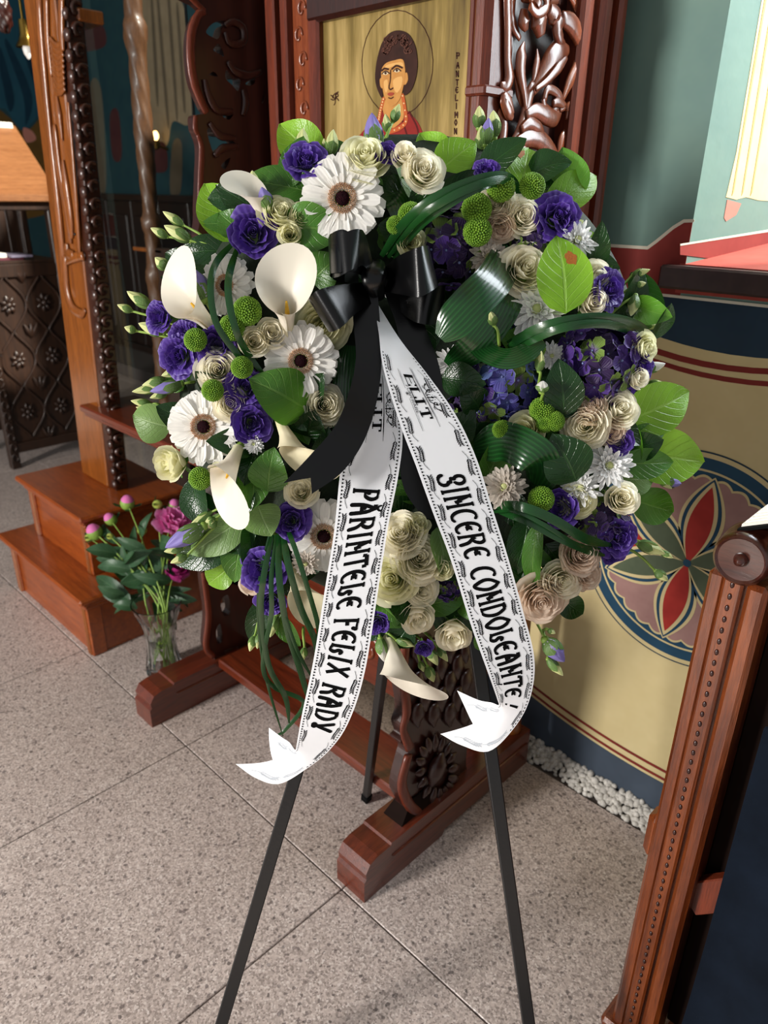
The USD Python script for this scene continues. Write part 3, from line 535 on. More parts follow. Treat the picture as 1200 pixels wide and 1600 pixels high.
lobe([(740, -60), (800, 40), (845, 200), (850, 330), (810, 520)], [16, 24, 26, 22, 8], .012); lobe([(370, -60), (350, 60), (365, 180), (410, 270)], [18, 22, 26, 14], .014)
for q, r in (([(520, 60), (540, 150), (555, 250)], [30, 60, 30]), ([(440, 60), (440, 150), (455, 210)], [24, 42, 16]), ([(610, 60), (650, 120), (640, 180)], [30, 50, 20]), ([(480, -30), (430, -40)], [30, 30]), ([(610, -30), (670, -20)], [40, 30])): lobe(q, r, .022)
lobe([(480, 40), (530, 90), (590, 60), (590, -20), (530, -50), (480, 0)], [18, 22, 22, 22, 20, 16], .034); lobe([(520, 40), (545, -20)], [26, 34, 20], .034)

# ================================================================ icon on the stand
ic = thing('icon', 'gilded icon of a curly haired youth saint in red in mahogany frame', 'icon')
GOLD = usdkit.material(stage, '/World/Looks/gold_leaf', {'g': ('geometry', {}), 'mp': ('mapping', {'scale': (16, 16, 1.6)}), 'n': ('noise_texture', {'scale': 1.0, 'detail': 5.0, 'roughness': .65}),
    'r': ('rgb_ramp', {'ramp': [(.32, lin('4a381a')), (.48, lin('86703a')), (.62, lin('b89d62')), (.75, lin('d0b87c'))]}), 'b': ('bump', {'strength': .3, 'distance': .001}), 'p': ('principled_bsdf', {'metallic': .45, 'roughness': .42})},
    [('g.position', 'mp.vector'), ('mp.vector', 'n.vector'), ('n.fac', 'r.fac'), ('r.color', 'p.base_color'), ('n.fac', 'b.height'), ('b.normal', 'p.normal')], surface='p.BSDF')
GY = IY-.006
obj('panel', cbox(ix0-.003, ix1+.003, GY, IY+.02, 1.0, ztop+.004, .001), GOLD, ic)
c5 = lambda q: [(480+x/4, y/4) for x, y in q]
def ip(name, q, m, lay, sm=4): 
    p = c5(q); p = smoothpoly(p, sm) if sm else np.array(p, float)
    obj(name, plane3(extr(Polygon(px2(p, 1, GY)).buffer(0), .0005), 1, GY-.0004*lay, -1), m, ic)
def il(name, q, w, m, lay, closed=False):
    p = px2(cr(c5(q), 30) if len(q) > 2 else np.array(c5(q), float), 1, GY); obj(name, plane3(extr(LineString(p).buffer(w), .0005), 1, GY-.0004*lay, -1), m, ic)
I_HAIR = paint('icon_hair', '2a1712', '3a211a', scale=30.0, bump=0); I_CURL = paint('icon_curl', '55342a'); I_SKIN = paint('icon_skin', 'c08a4a', 'b07a40', scale=40.0, bump=0); I_LITE = paint('icon_light', 'cf9f60'); I_LINE = paint('icon_line', '3a1d12'); I_ROBE = paint('icon_robe', '7c1f1c', '8c2a24', scale=30.0); I_ROBD = paint('icon_robe_fold', '4e1212'); I_COL = paint('icon_collar', 'b0562c'); I_LIP = paint('icon_lip', '96402e'); I_WHT = paint('icon_eye', 'd8c9a8'); I_BEAD = paint('icon_bead', 'e0c08a')
hal = [(565+222*math.cos(a)+10*math.sin(a), 395+330*math.sin(a)-18*math.cos(a)) for a in np.linspace(0, 2*PI, 49)]
il('halo', hal, .0007, I_LINE, 1)
ip('robe', [(285, 1000), (300, 890), (360, 810), (425, 750), (470, 690), (488, 640), (590, 610), (625, 690), (690, 760), (728, 850), (750, 1000)], I_ROBE, 1)
for q in ([(600, 760), (640, 900), (640, 990)], [(520, 850), (600, 880), (690, 850)], [(500, 890), (590, 930), (700, 910)], [(370, 820), (440, 880), (470, 980)], [(640, 700), (690, 800), (700, 900)]): il('robe_fold', q, .0018, I_ROBD, 2)
ip('neck', [(482, 630), (598, 600), (606, 700), (600, 750), (540, 800), (508, 770), (478, 700)], I_SKIN, 2)
for q in ([(480, 620), (462, 690), (452, 745)], [(600, 600), (615, 690), (620, 760), (580, 800), (515, 825)]):
    il('collar', q, .0042, I_COL, 3)
    for p in cr(q, 9): ip('bead', [(p[0]-5, p[1]), (p[0], p[1]-6), (p[0]+5, p[1]), (p[0], p[1]+6)], I_BEAD, 4, 0)
ip('hair', [(428, 500), (432, 420), (445, 350), (470, 270), (515, 210), (575, 190), (635, 212), (675, 280), (692, 370), (688, 460), (665, 540), (640, 580), (605, 590), (590, 480), (480, 480), (476, 610), (448, 575)], I_HAIR, 3)
ip('ear', [(608, 470), (628, 455), (634, 500), (618, 530), (606, 520)], I_SKIN, 4); ip('ear', [(470, 490), (458, 500), (462, 540), (474, 550)], I_SKIN, 4)
ip('face', [(472, 430), (500, 395), (550, 378), (600, 372), (616, 420), (616, 490), (604, 550), (588, 610), (560, 652), (530, 664), (505, 640), (486, 600), (474, 540), (468, 480)], I_SKIN, 5)
ip('face_light', [(500, 410), (550, 395), (600, 392), (606, 420), (560, 412), (500, 430)], I_LITE, 6); ip('face_light', [(545, 500), (600, 480), (596, 540), (570, 580), (550, 560)], I_LITE, 6); ip('face_light', [(486, 510), (508, 500), (512, 550), (500, 580), (488, 555)], I_LITE, 6)
for q in ([(474, 442), (490, 430), (514, 434)], [(536, 432), (565, 412), (600, 424)]): il('brow', q, .0017, I_LINE, 7)
for ex, ey in ((497, 458), (568, 442)):
    ip('eye', [(ex-19, ey+3), (ex, ey-11), (ex+20, ey), (ex, ey+11)], I_WHT, 7); ip('pupil', [(ex-8, ey), (ex, ey-9), (ex+8, ey), (ex, ey+9)], I_LINE, 8); il('eyelid', [(ex-22, ey+4), (ex, ey-13), (ex+24, ey+2)], .001, I_LINE, 8)
il('nose', [(528, 440), (526, 500), (518, 545), (526, 560), (542, 552)], .0013, I_LINE, 7); ip('mouth', [(508, 588), (526, 578), (550, 582), (540, 598), (520, 600)], I_LIP, 7); il('chin_shade', [(515, 612), (530, 616), (545, 608)], .001, I_LINE, 7)
for k in range(26):
    a, r = rng.uniform(-2.9, -.25), rng.uniform(.55, .92); cx, cy = 565+115*r*math.cos(a), 350+145*r*math.sin(a)
    if cy < 362: il('curl', [(cx+14*math.cos(t), cy+16*math.sin(t)) for t in np.linspace(0, 4.5, 9)], .0011, I_CURL, 6)
STK = {'P': [[(0, 0), (0, 1)], [(0, 1), (.5, .95), (.55, .7), (.45, .5), (0, .48)]], 'A': [[(0, 0), (.28, 1), (.56, 0)], [(.1, .35), (.46, .35)]], 'N': [[(0, 0), (0, 1)], [(0, 1), (.5, 0)], [(.5, 0), (.5, 1)]], 'T': [[(.28, 0), (.28, 1)], [(0, 1), (.56, 1)]],
       'E': [[(.5, 1), (0, 1), (0, 0), (.5, 0)], [(0, .5), (.4, .5)]], 'L': [[(0, 1), (0, 0), (.5, 0)]], 'I': [[(.25, 0), (.25, 1)]], 'M': [[(0, 0), (0, 1), (.3, .4), (.6, 1), (.6, 0)]], 'O': [[(.25, 0), (0, .5), (.25, 1), (.5, .5), (.25, 0)]]}
for k, (ch, cy) in enumerate(zip('PANTELIMON', (348, 408, 462, 516, 562, 610, 662, 718, 766, 820))):
    for s in STK[ch]: 
        if ch == 'E': s = [(.5, .9), (.2, 1), (0, .5), (.2, 0), (.5, .1)] if s[0] == (.5, 1) else s
        il('lettering', [(936-k*1.6+x*26, cy+17-y*34) for x, y in s] if len(s) == 2 else [(936-k*1.6+x*26, cy+17-y*34) for x, y in s], .0011, I_LINE, 1)
for q in ([(195, 575), (170, 590), (160, 610), (180, 615), (165, 625), (150, 620)], [(178, 590), (176, 640), (170, 655)], [(178, 596), (190, 585), (194, 600), (180, 606)], [(180, 606), (198, 628)], [(150, 596), (165, 606)]): il('lettering', q, .0011, I_LINE, 1)

# ================================================================ wooden steps with the carved post (left)
stp = thing('wooden_steps', 'honey brown wooden two-step plinth on the floor at the left', 'steps')
def stepblock(x0, x1, y0, y1, z0, z1):
    zt = z1-.034
    obj('riser_box', cbox(x0+.012, x1-.012, y0+.012, y1-.012, z0, zt, .001), W_STEPX, stp)
    for (xa, xb, ya, yb) in ((x0+.006, x0+.05, y0+.004, y0+.03), (x1-.05, x1-.004, y0+.004, y0+.05), (x1-.03, x1-.004, y1-.06, y1-.004)):
        obj('corner_post', cbox(xa, xb, ya, yb, z0, zt, .003), W_STEPX, stp)
    for k in (.012, .024):                                      # reeded corner
        obj('corner_reed', cbox(x1-.046+k, x1-.040+k, y0, y0+.01, z0, zt, .0025), W_HONEY, stp); obj('corner_reed', cbox(x0+.018+k, x0+.024+k, y0, y0+.01, z0, zt, .0025), W_HONEY, stp)
    obj('cornice', cat([cbox(x0-.004, x1+.004, y0-.004, y1, zt-.012, zt+.004, .005)]), W_STEPX, stp)
    p = []
    for off, za, zb in ((.012, zt+.002, zt+.016), (.022, zt+.014, z1)): p.append(cbox(x0-off, x1+off, y0-off, y1+off*.2, za, zb, .006))
    obj('tread', cat(p), W_STEPX, stp)
stepblock(-2.555, -1.945, .723, 1.20, 0, .215); stepblock(-2.50, -2.045, .80, 1.14, .215, .425)
cp = thing('carved_post_stand', 'tall honey wood carved post with armrest and glass panel on the steps', 'post')
ZB = .4255
def leaned(v):                                                  # the post leans back a little
    v = np.array(v, float); k = (v[..., 2]-ZB)/1.34; v[..., 1] += .02*k; v[..., 0] += .062*k; return v
def lean(ms): ms.vertices = leaned(ms.vertices); return ms
PXL, PXR, PYF = -2.392, -2.205, .957
obj('post_body', lean(cbox(PXL, PXR, PYF, PYF+.05, ZB, 2.0, .004)), W_HONEY, cp)
sp = cbox(PXR+.001, PXR+.05, PYF+.004, PYF+.05, ZB, 2.0, .003); obj('strip_back', lean(sp), W_DARKC, cp)
for k in range(34):                                             # scalloped carved strip facing the room
    z = ZB+.02+.0455*k; y = PYF+.012; s = []
    for t in np.linspace(0, 5.4, 14): r = .019*(1-t/7); s.append((PXR+.052, PYF+.03+r*math.cos(t+.6)*.9, z+.016+r*math.sin(t+.6)))
    obj('carved_scallop', lean(tube(s, [.006, .009, .005], 7)), W_DARKC, cp, True)
    b_ = trimesh.creation.icosphere(1, .013); b_.vertices = b_.vertices*[1.2, .8, 1.3] + [PXR+.05, PYF+.002, z+.004]; obj('carved_bead', lean(b_), W_DARKC, cp, True)
def prel(pix, r, m=W_HONEY, lift=.004):
    p = []
    for x, y in pix:
        z = on(x, y, 1, PYF)[2]; p.append(on(x, y, 1, PYF+.02*(z-ZB)/1.34 - lift))
    p = cr(p, 20); obj('carved_ridge', tube(p, np.asarray(r, float)*.0030, 8, flat=.5, up=(0, 1, 0)), m, cp, True)
for q, r in (([(60, -5), (64, 60), (70, 130), (78, 210), (88, 300), (96, 380), (100, 440)], [5, 6, 5, 7, 5]), ([(72, -5), (74, 60), (80, 120)], [4, 4, 3]), ([(96, -5), (96, 50), (98, 80)], [4, 5, 3]),
             ([(88, 150), (92, 180), (97, 220)], [2, 5, 2]), ([(84, 195), (86, 205), (92, 260), (104, 330), (110, 380)], [2, 4, 5, 4]), ([(98, 250), (103, 290), (110, 340), (112, 372)], [2, 6, 5, 3]), ([(106, 160), (112, 230), (118, 310), (124, 395)], [2, 3, 4, 3]),
             ([(101, 400), (104, 450), (113, 480), (127, 490), (133, 484)], [5, 6, 6, 5, 2]), ([(104, 410), (118, 402), (130, 400)], [3, 5, 4]), ([(104, 380), (106, 395), (116, 400)], [3, 6, 5])): prel(q, r)
for k in range(9): prel([(78+k*.8, 60+k*9), (88+k*.6, 72+k*9), (98+k*.4, 66+k*9)], [2, 3.5, 2])
for dx in (0, 8): b_ = trimesh.creation.icosphere(1, .004); b_.vertices = b_.vertices + on(109+dx, 366, 1, PYF+.006); obj('screw', b_, M_BLACK, cp, True)
obj('bracket', lean(cbox(PXR-.03, PXR+.06, PYF+.03, PYF+.1, 1.71, 1.74, .004)), W_HONEY, cp)
obj('armrest', cat([cbox(-2.262, -1.60, .928, 1.12, .676, .698, .005), cbox(-2.250, -1.60, .936, 1.11, .662, .680, .004)]), W_MAHX, cp)
gp = obj('glass_panel', trimesh.Trimesh([(PXR+.034, PYF+.05, ZB+.02), (PXR+.034, 1.372, ZB+.02), (PXR+.034, 1.372, 2.0), (PXR+.034, PYF+.05, 2.0)], [(0, 1, 2), (0, 2, 3)], process=False), M_GLASS, cp)
obj('glass_edge', cbox(PXR+.028, PXR+.038, 1.372, 1.376, ZB+.02, 2.0, .0005), M_BLACK, cp)
# carved thin column behind the glass
cc = thing('carved_column', 'slender twisted carved wooden column standing behind the glass', 'column')
cb0, cb1 = np.array([-2.775, 1.5, 0.0]), np.array([-2.69, 1.5, 2.0])
prof = [(0, 0), (.05, 0), (.05, .06), (.036, .08), (.03, .1), (.033, .5), (.028, .52), (.036, .56), (.034, .98), (.04, 1.0), (.04, 1.03), (.03, 1.05), (.028, 1.17), (.038, 1.19), (.038, 1.22), (.026, 1.24), (.034, 1.5), (.03, 1.75), (.04, 1.8), (.04, 1.84), (.03, 1.86), (.03, 2.0), (0, 2.0)]
pz = np.linspace(0, 2, 160); pr = np.interp(pz, [p[1] for p in prof[1:-1]], [p[0] for p in prof[1:-1]]); pr[0] = pr[-1] = 0
cl = lathe(list(zip(pr, pz)), 28, lambda z, g: 1+.06*np.sin(5*g+70*z)*((z > .1) & (z < 1.98)))
cl.vertices = cl.vertices + cb0 + np.outer(cl.vertices[:, 2]/2.0, cb1-cb0-[0, 0, 2.0]); obj('shaft', cl, W_DULL, cc, 50)
pn = on(247, 395, 1, 1.5); obj('panel', cbox(pn[0]-.03, pn[0]+.1, 1.49, 1.52, 0, 1.12, .004), W_WALN, cc); obj('cross_bar', cbox(cb0[0]-.1, cb0[0]+.12, 1.49, 1.51, 1.1, 1.115, .003), W_HONEY, cc)

# ================================================================ carved lectern with books at far left
lb = thing('carved_lectern', 'dark carved wooden lectern with sunlit sloping top at far left', 'lectern')
LX, LY0, LY1 = -3.80, 1.175, 1.60
for y in (LY0, LY1-.045):
    obj('leg', cbox(LX-.045, LX, y, y+.045, 0, .58 if y == LY0 else 1.28, .004), W_WALN, lb)
    obj('leg', cbox(LX-.42, LX-.375, y, y+.045, 0, 1.28, .004), W_WALN, lb)
obj('leg', cbox(LX-.045, LX-.002, LY0+.02, LY0+.06, .58, 1.28, .004), W_WALN, lb)
for k in range(9): 
    z = .06+.055*k; s = [(LX+.002, LY0+.022+.014*math.cos(t), z+.02*math.sin(t)) for t in np.linspace(0, 2*PI, 12)]; obj('carved_link', tube(s, .005, 6), W_WALN, lb, True)
obj('side_board', cbox(LX-.4, LX-.03, LY0+.012, LY0+.03, .58, 1.0, .003), W_WALN, lb)
obj('panel', cbox(LX-.03, LX-.016, LY0+.045, LY1-.045, .11, .96, .002), W_WALN, lb)
obj('rail', cbox(LX-.04, LX-.002, LY0+.04, LY1-.04, .08, .13, .004), W_WALN, lb); obj('rail', cbox(LX-.04, LX-.002, LY0+.04, LY1-.04, .93, .99, .004), W_WALN, lb)
cxs = [LY0+.045+.336*(i+.5)/2 for i in range(2)]
for i, cy in enumerate(cxs):                                    # ogee lattice with rosettes
    for k in range(3):
        z0 = .15+.262*k
        for sg in (-1, 1):
            s = [(LX-.012, cy+sg*(.004+.078*math.sin(PI*t)**1.3), z0+.262*t) for t in np.linspace(0, 1, 16)]
            obj('carved_lattice', tube(s, .0075, 6, flat=.7), W_WALN, lb, True)
        for j in range(7):
            a = 2*PI*j/7; s = [(LX-.012, cy+.008*math.cos(a), z0+.131+.008*math.sin(a)), (LX-.008, cy+.036*math.cos(a), z0+.131+.045*math.sin(a))]; obj('carved_petal', tube(s, [.004, .012, .003], 6, n=5), W_WALN, lb, True)
        obj('carved_boss', trimesh.Trimesh(ico.vertices*.014+[LX-.008, cy, z0+.131], ico.faces), W_WALN, lb, True)
for k in range(4):
    for j in (-1, 0, 1):
        z0 = .15+.262*k; cy = (cxs[0]+cxs[1])/2; s = [(LX-.012, cy, z0-.03), (LX-.008, cy+.03*j, z0+.035)]; obj('carved_petal', tube(s, [.004, .011, .003], 6, n=5), W_WALN, lb, True)
obj('shelf', cbox(LX-.4, LX-.004, LY0+.02, LY1-.02, .99, 1.005, .003), W_WALN, lb); obj('back_board', cbox(LX-.42, LX-.40, LY0, LY1, .1, 1.3, .002), W_WALN, lb)
for y in (LY0+.13, LY0+.2, LY0+.27, LY0+.34): obj('divider', cbox(LX-.25, LX-.24, y, y+.012, 1.005, 1.24, .002), W_WALN, lb)
obj('rail', cbox(LX-.05, LX+.012, LY0-.02, LY1+.02, 1.225, 1.262, .004), W_WALN, lb)
def slp(x0, z0, x1, z1, y0, y1, t): return trimesh.PointCloud([(x0, y, z0+d) for y in (y0, y1) for d in (0, t)] + [(x1, y, z1+d) for y in (y0, y1) for d in (0, t)]).convex_hull
obj('slope', slp(LX+.02, 1.268, LX-.38, 1.585, LY0-.03, LY1+.015, .018), W_DESK, lb); obj('ledge', cbox(LX+.012, LX+.036, LY0-.03, LY1+.015, 1.262, 1.296, .004), W_DESK, lb); obj('top_trim', cbox(LX-.42, LX-.36, LY0-.03, LY1+.0, 1.585, 1.615, .005), M_PAPER, lb)
bk = tag(obj('book', cat([cbox(LX-.22, LX-.03, 1.24, 1.42, 1.006, 1.016, .001)]), M_BOOKR, None), 'thin maroon book lying lowest on the lectern shelf', 'book', 'books on the far lectern shelf')
tag(obj('book', cbox(LX-.2, LX-.02, 1.36, 1.46, 1.017, 1.027, .001), M_BOOKB), 'lilac booklet lying on the maroon book of the lectern shelf', 'book', 'books on the far lectern shelf')
tag(obj('book', cbox(LX-.2, LX-.05, 1.25, 1.35, 1.017, 1.036, .001), M_PAPER), 'white edged book lying on the shelf of the far lectern', 'book', 'books on the far lectern shelf')
# wall lamp: brass bell socket with a candle bulb, hanging from a carved bracket
lp = thing('pendant_lamp', 'brass bell-shaped pendant lamp with white candle bulb near the post', 'lamp')
P0 = at(41, 66, 3.1); S = 3.1/FPX
bell = lathe([(0, 30*S), (6*S, 30*S), (7*S, 28*S), (8*S, 10*S), (11*S, 2*S), (15*S, -4*S), (16*S, -7*S), (13*S, -6*S), (6*S, 6*S), (0, 8*S)], 24); bell.apply_translation(P0); obj('bell', bell, M_BRASS, lp, 40)
bl = lathe([(0, 0), (5*S, -2*S), (7*S, -9*S), (5.5*S, -16*S), (2*S, -22*S), (0, -23.5*S)], 18); bl.apply_translation(P0); obj('bulb', bl, M_BULB, lp, True)
obj('rod', tube([P0+[0, 0, 29*S], P0+[0, 0, .4]], .006, 8), M_BRASS, lp, True)
dk = thing('carved_pendant', 'dark knobbly carved pendant end in the top left corner', 'ornament'); P1 = at(4, 20, 2.4)
kb = trimesh.creation.icosphere(3, 1.0); kb.vertices = P1 + (kb.vertices*[.028, .028, .056])*(1+.12*np.sin(kb.vertices[:, 2:]*9)*np.cos(np.arctan2(kb.vertices[:, 1], kb.vertices[:, 0])*5)[:, None]); obj('knob', kb, W_DEEP, dk, True); obj('stem', tube([P1+[0, 0, .05], P1+[0, 0, .4]], .012, 8), W_DEEP, dk, True)
la = thing('wall_candle_lamp', 'small lit amber lamp seen through the glass', 'lamp'); P2 = on(243, 212, 1, FY-.09)
obj('flame_bulb', trimesh.Trimesh(trimesh.creation.icosphere(2, 1).vertices*[.022, .02, .03]+P2, trimesh.creation.icosphere(2, 1).faces), M_LAMP, la, True); obj('sconce', cat([lathe([(0, -.09), (.02, -.08), (.03, -.04), (.024, -.03), (0, -.03)], 16)]).apply_translation(P2), M_BRASS, la, 40); obj('arm', tube([P2+[0, 0, -.06], P2+[0, .085, -.08]], .008, 8), M_BRASS, la)

# ================================================================ lectern at right with scroll post
lr = thing('turned_lectern', 'reddish wooden lectern post with round scroll end at right', 'lectern')
Y2 = .86; qa, qb = -.276, -.203
obj('front_post', cat([cbox(qa, qa+.022, Y2+.004, Y2+.05, 0, .90, .005), cbox(qa+.020, qa+.044, Y2+.0, Y2+.05, 0, .90, .003), cbox(qa+.048, qb, Y2-.002, Y2+.05, 0, .90, .006), cbox(qa+.04, qa+.05, Y2+.01, Y2+.05, 0, .9, .001)]), W_LECT, lr)
studs = []
for k in range(52): studs.append((qa+.032, Y2-.0005, .06+.0163*k))
for p in studs: obj('carved_stud', trimesh.Trimesh(ico.vertices*[.0026, .0022, .0046]+p, ico.faces), W_DEEP, lr, True)
obj('foot_flare', cbox(qa-.016, qb+.01, Y2-.006, Y2+.06, 0, .022, .006), W_LECT, lr)
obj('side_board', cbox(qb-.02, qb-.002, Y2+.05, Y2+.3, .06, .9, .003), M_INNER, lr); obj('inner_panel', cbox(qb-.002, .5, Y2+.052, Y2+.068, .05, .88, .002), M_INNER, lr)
rz = on(1024, 1296, 1, Y2+.03); obj('rail_end', cbox(qa-.014, qa+.01, Y2+.01, Y2+.055, rz[2]-.045, rz[2]+.04, .012), W_LECT, lr)
rz = on(1090, 1340, 1, Y2+.06); obj('brace', beam((qb-.01, Y2+.03, rz[2]-.05), (qb+.12, Y2+.03, rz[2]+.09), .05, .02), W_MAHZ, lr)
obj('base_board', cbox(qb-.002, .6, Y2+.03, Y2+.28, 0, .03, .003), W_LECT, lr); obj('base_board', cbox(qb-.002, .6, Y2-.12, Y2+.026, 0, .026, .003), W_LECT, lr)
SC = on(1156, 876, 1, Y2-.02); RS = .0335
def ylathe(prof, n=40):
    l = lathe(prof, n); v = l.vertices; r = trimesh.Trimesh(np.stack([v[:, 0], v[:, 2], v[:, 1]], 1), l.faces[:, ::-1], process=False); return r
disc = ylathe([(0, 0), (RS*.16, -.001), (RS*.2, .003), (RS*.28, .004), (RS*.78, .002), (RS*.86, -.001), (RS*.97, .003), (RS, .012), (RS*.97, .02), (RS*1.06, .026), (RS*1.1, .04), (RS*1.02, .055), (RS*.8, .06), (0, .06)]); disc.apply_translation(SC); obj('scroll_disc', disc, W_SCRL, lr, 40)
bt = ylathe([(0, -.008), (.005, -.006), (.008, 0), (.009, .005), (0, .006)], 20); bt.apply_translation(SC); obj('scroll_button', bt, W_SCRL, lr, True)
SD = nrm([.02, 1, .06]); s0 = SC+np.array([0, .055, .0])
for k in range(14):
    b_ = trimesh.creation.icosphere(2, 1.0); b_.vertices = b_.vertices*[.021, .0095, .021] + s0 + SD*(.012+.017*k); obj('turned_bead', b_, W_SCRL, lr, True)
obj('desk_board', slp(SC[0]+.02, SC[2]+.028, SC[0]+.5, SC[2]+.26, SC[1]+.03, SC[1]+.42, .016), W_LECT, lr)
bo = thing('open_book', 'white open book lying on the right lectern with bright page edges', 'book')
ang = math.atan2(.232, .48)
for k in range(5): obj('pages', slp(SC[0]-.012+.003*k, SC[2]+.034+.0045*k, SC[0]+.26, SC[2]+.166+.0045*k, SC[1]+.018+.002*k, SC[1]+.30, .0036), M_PAPER, bo)
obj('cover', slp(SC[0]-.014, SC[2]+.0285, SC[0]+.26, SC[2]+.161, SC[1]+.012, SC[1]+.31, .004), M_INK, bo)
tag(obj('ribbon_marker', cat([cbox(SC[0]+.045, SC[0]+.06, SC[1]+.0, SC[1]+.06, SC[2]+.012, SC[2]+.016, .001)]), M_PAPER), 'white strip under the open book beside the scroll disc', 'bookmark')
# dark navy cloth hanging inside the lectern
U_, V_ = 60, 40; Pc = np.zeros((V_, U_, 3))
for i in range(V_):
    for j in range(U_):
        a, b = j/(U_-1), i/(V_-1); zt = .71+.09*min(a*4, 1)
        x = -.172+.7*a + .03*math.sin(b*2)*(1-a); y = Y2-.05-.05*b+.022*math.sin(a*30+b*1.5)*b+.03*math.sin(a*11)*b+.06*(1-b)**3
        Pc[i, j] = (x-.02*b*(1-a), y, zt*(1-b)+.02*b)
Pk = Pc.copy(); Pk[..., 1] += .004
tag(obj('hanging_cloth', cat([grid(Pc), grid(Pk[:, ::-1])]), M_CLOTH, None, True), 'dark navy cloth hanging beside the right lectern post', 'cloth')

# ================================================================ crystal vase with peonies on the floor
VC = np.array([-1.735, .845, 0.001])
va = thing('crystal_vase', 'cut crystal flower vase on the floor beside the steps', 'vase')
fl_ = lambda z, g: 1+.06*np.cos(10*g+55*z*(z > .12))*np.clip((z-.01)/.03, 0, 1)*np.clip((.235-z)/.02, 0, 1)
vo = [(0, 0), (.046, 0), (.052, .006), (.050, .03), (.042, .07), (.040, .11), (.046, .16), (.058, .20), (.070, .232), (.071, .236), (.068, .236), (.055, .20), (.042, .16), (.036, .11), (.037, .07), (.043, .035), (.040, .022), (0, .02)]
vb = lathe(vo, 72, fl_); vb.apply_translation(VC); obj('body', vb, M_CRYS, va, 35)
wt = lathe([(0, .0235), (.0375, .0245), (.0405, .036), (.0345, .07), (.0335, .10), (0, .10)], 40); wt.apply_translation(VC); obj('water', wt, M_WATER, va, 40)

# ================================================================ flower builders (local z faces out of the bloom, unit radius about 1)
def petal_grid(L, W, n=8, mm=5, tipw=.25, basew=.35, cup=.12, curl=.2, lift=0.0, r0=0.0, wav=0.0, ph=0.0, bend=1.6):
    """petal from radius r0 outwards along +x, u across y; returns (mesh, uv)"""
    v = np.linspace(0, 1, n)[:, None]; u = np.linspace(-1, 1, mm)[None]
    w = W*(basew+(1-basew)*np.sin(np.clip(v*1.12, 0, 1)*PI/2))*np.where(v > .72, np.sqrt(np.clip(1-((v-.72)/.28)**2*(1-tipw**2), 0, 1)), 1)
    x = r0 + L*v*np.cos(lift)+0*u; y = w*u; z = L*v*np.sin(lift) + cup*W*(u*u)*np.sin(PI*np.clip(v*.9+.1, 0, 1)) + curl*L*v**bend + wav*np.sin(3*u+ph+5*v)*v
    return grid(np.stack([x, y+0*v, z+0*u], -1)), np.stack([(u+1)/2+0*v, v+0*u], -1).reshape(-1, 2)
def rotz(ms, a, dz=0.0):
    c, s = math.cos(a), math.sin(a); v = ms.vertices; r = trimesh.Trimesh(np.stack([c*v[:, 0]-s*v[:, 1], s*v[:, 0]+c*v[:, 1], v[:, 2]+dz], 1), ms.faces, process=False); return r
def pob(name, par, mu, m, a=0.0, dz=0.0): return obj(name, rotz(mu[0], a, dz), m, par, True, mu[1])
def gerbera(nm, seed):
    g = np.random.default_rng(seed); p = proto(nm)
    for lay, (k, L, W, li, r0, dz) in enumerate(((23, .80, .150, .02, .2, 0), (21, .74, .140, .12, .18, .03), (16, .36, .06, .34, .18, .045))):
        for i in range(k):
            mu = petal_grid(L*g.uniform(.92, 1.05), W*g.uniform(.88, 1.12), 8, 5, .5, .5, g.uniform(.1, .35), g.uniform(-.16, .04), li+g.normal(0, .05), r0, bend=2.2)
            pob('petal', p, mu, F_GERB, 2*PI*(i+.5*lay+g.normal(0, .1))/k, dz)
    sp = []
    for i in range(170):
        r = .15+.19*math.sqrt(i/170); a = i*2.39996; s = trimesh.creation.cone(.018, .07+.04*g.random(), sections=5); s.apply_translation([r*math.cos(a), r*math.sin(a), .06+.05*(1-abs(r-.24)/.12)]); sp.append(s)
    obj('ring_florets', cat(sp), F_GRING, p, kind='stuff')
    e = trimesh.creation.icosphere(3, 1.0); e.vertices = e.vertices*[.165, .165, .09]+[0, 0, .075]; e.vertices[:, 2] += .02*np.sin(e.vertices[:, 0]*110)*np.sin(e.vertices[:, 1]*110); obj('eye', e, F_GEYE, p, True)
    obj('calyx', lathe([(0, -.16), (.12, -.14), (.25, -.02), (.2, .03), (0, .04)], 14), F_STEM, p, True)
    return p
def cup_petal(r, h, a0, half, flare, g, wav=.03, spiral=.14, low=0.0, n=9, mm=9, peak=.0):
    v = np.linspace(0, 1, n)[:, None]; u = np.linspace(-1, 1, mm)[None]; ph = g.uniform(0, 6)
    top = (1-.30*np.abs(u)**2.6 + peak*(1-np.abs(u)))
    R = r*(.30+.70*np.sin(np.clip(v*1.15, 0, 1)*PI/2)**.75) + spiral*r*u*.5*v + flare*np.clip((v-.55)/.45, 0, 1)**1.7*(1-.25*u*u) + wav*np.sin(4*u+ph)*v*v + wav*.6*np.sin(9*u+ph*2)*v**3
    Z = low + (h-low)*v*top - .45*flare*np.clip((v-.6)/.4, 0, 1)**2
    A = a0 + half*u*(.55+.45*np.sin(np.clip(v*1.3, 0, 1)*PI/2))
    return grid(np.stack([R*np.cos(A), R*np.sin(A), Z], -1)), np.stack([(u+1)/2+0*v, v+0*u], -1).reshape(-1, 2)
def core_spiral(r0, r1, turns, h, n=60):
    t = np.linspace(0, 1, n)[None]; v = np.linspace(0, 1, 4)[:, None]; a = 2*PI*turns*t; R = (r0+(r1-r0)*t)*(.6+.4*v); Z = .15 + (h-.06*t-.15)*v + .012*np.sin(7*a)*v
    return grid(np.stack([R*np.cos(a), R*np.sin(a), Z+0*t], -1)), np.stack([t+0*v, .6*v+0*t], -1).reshape(-1, 2)
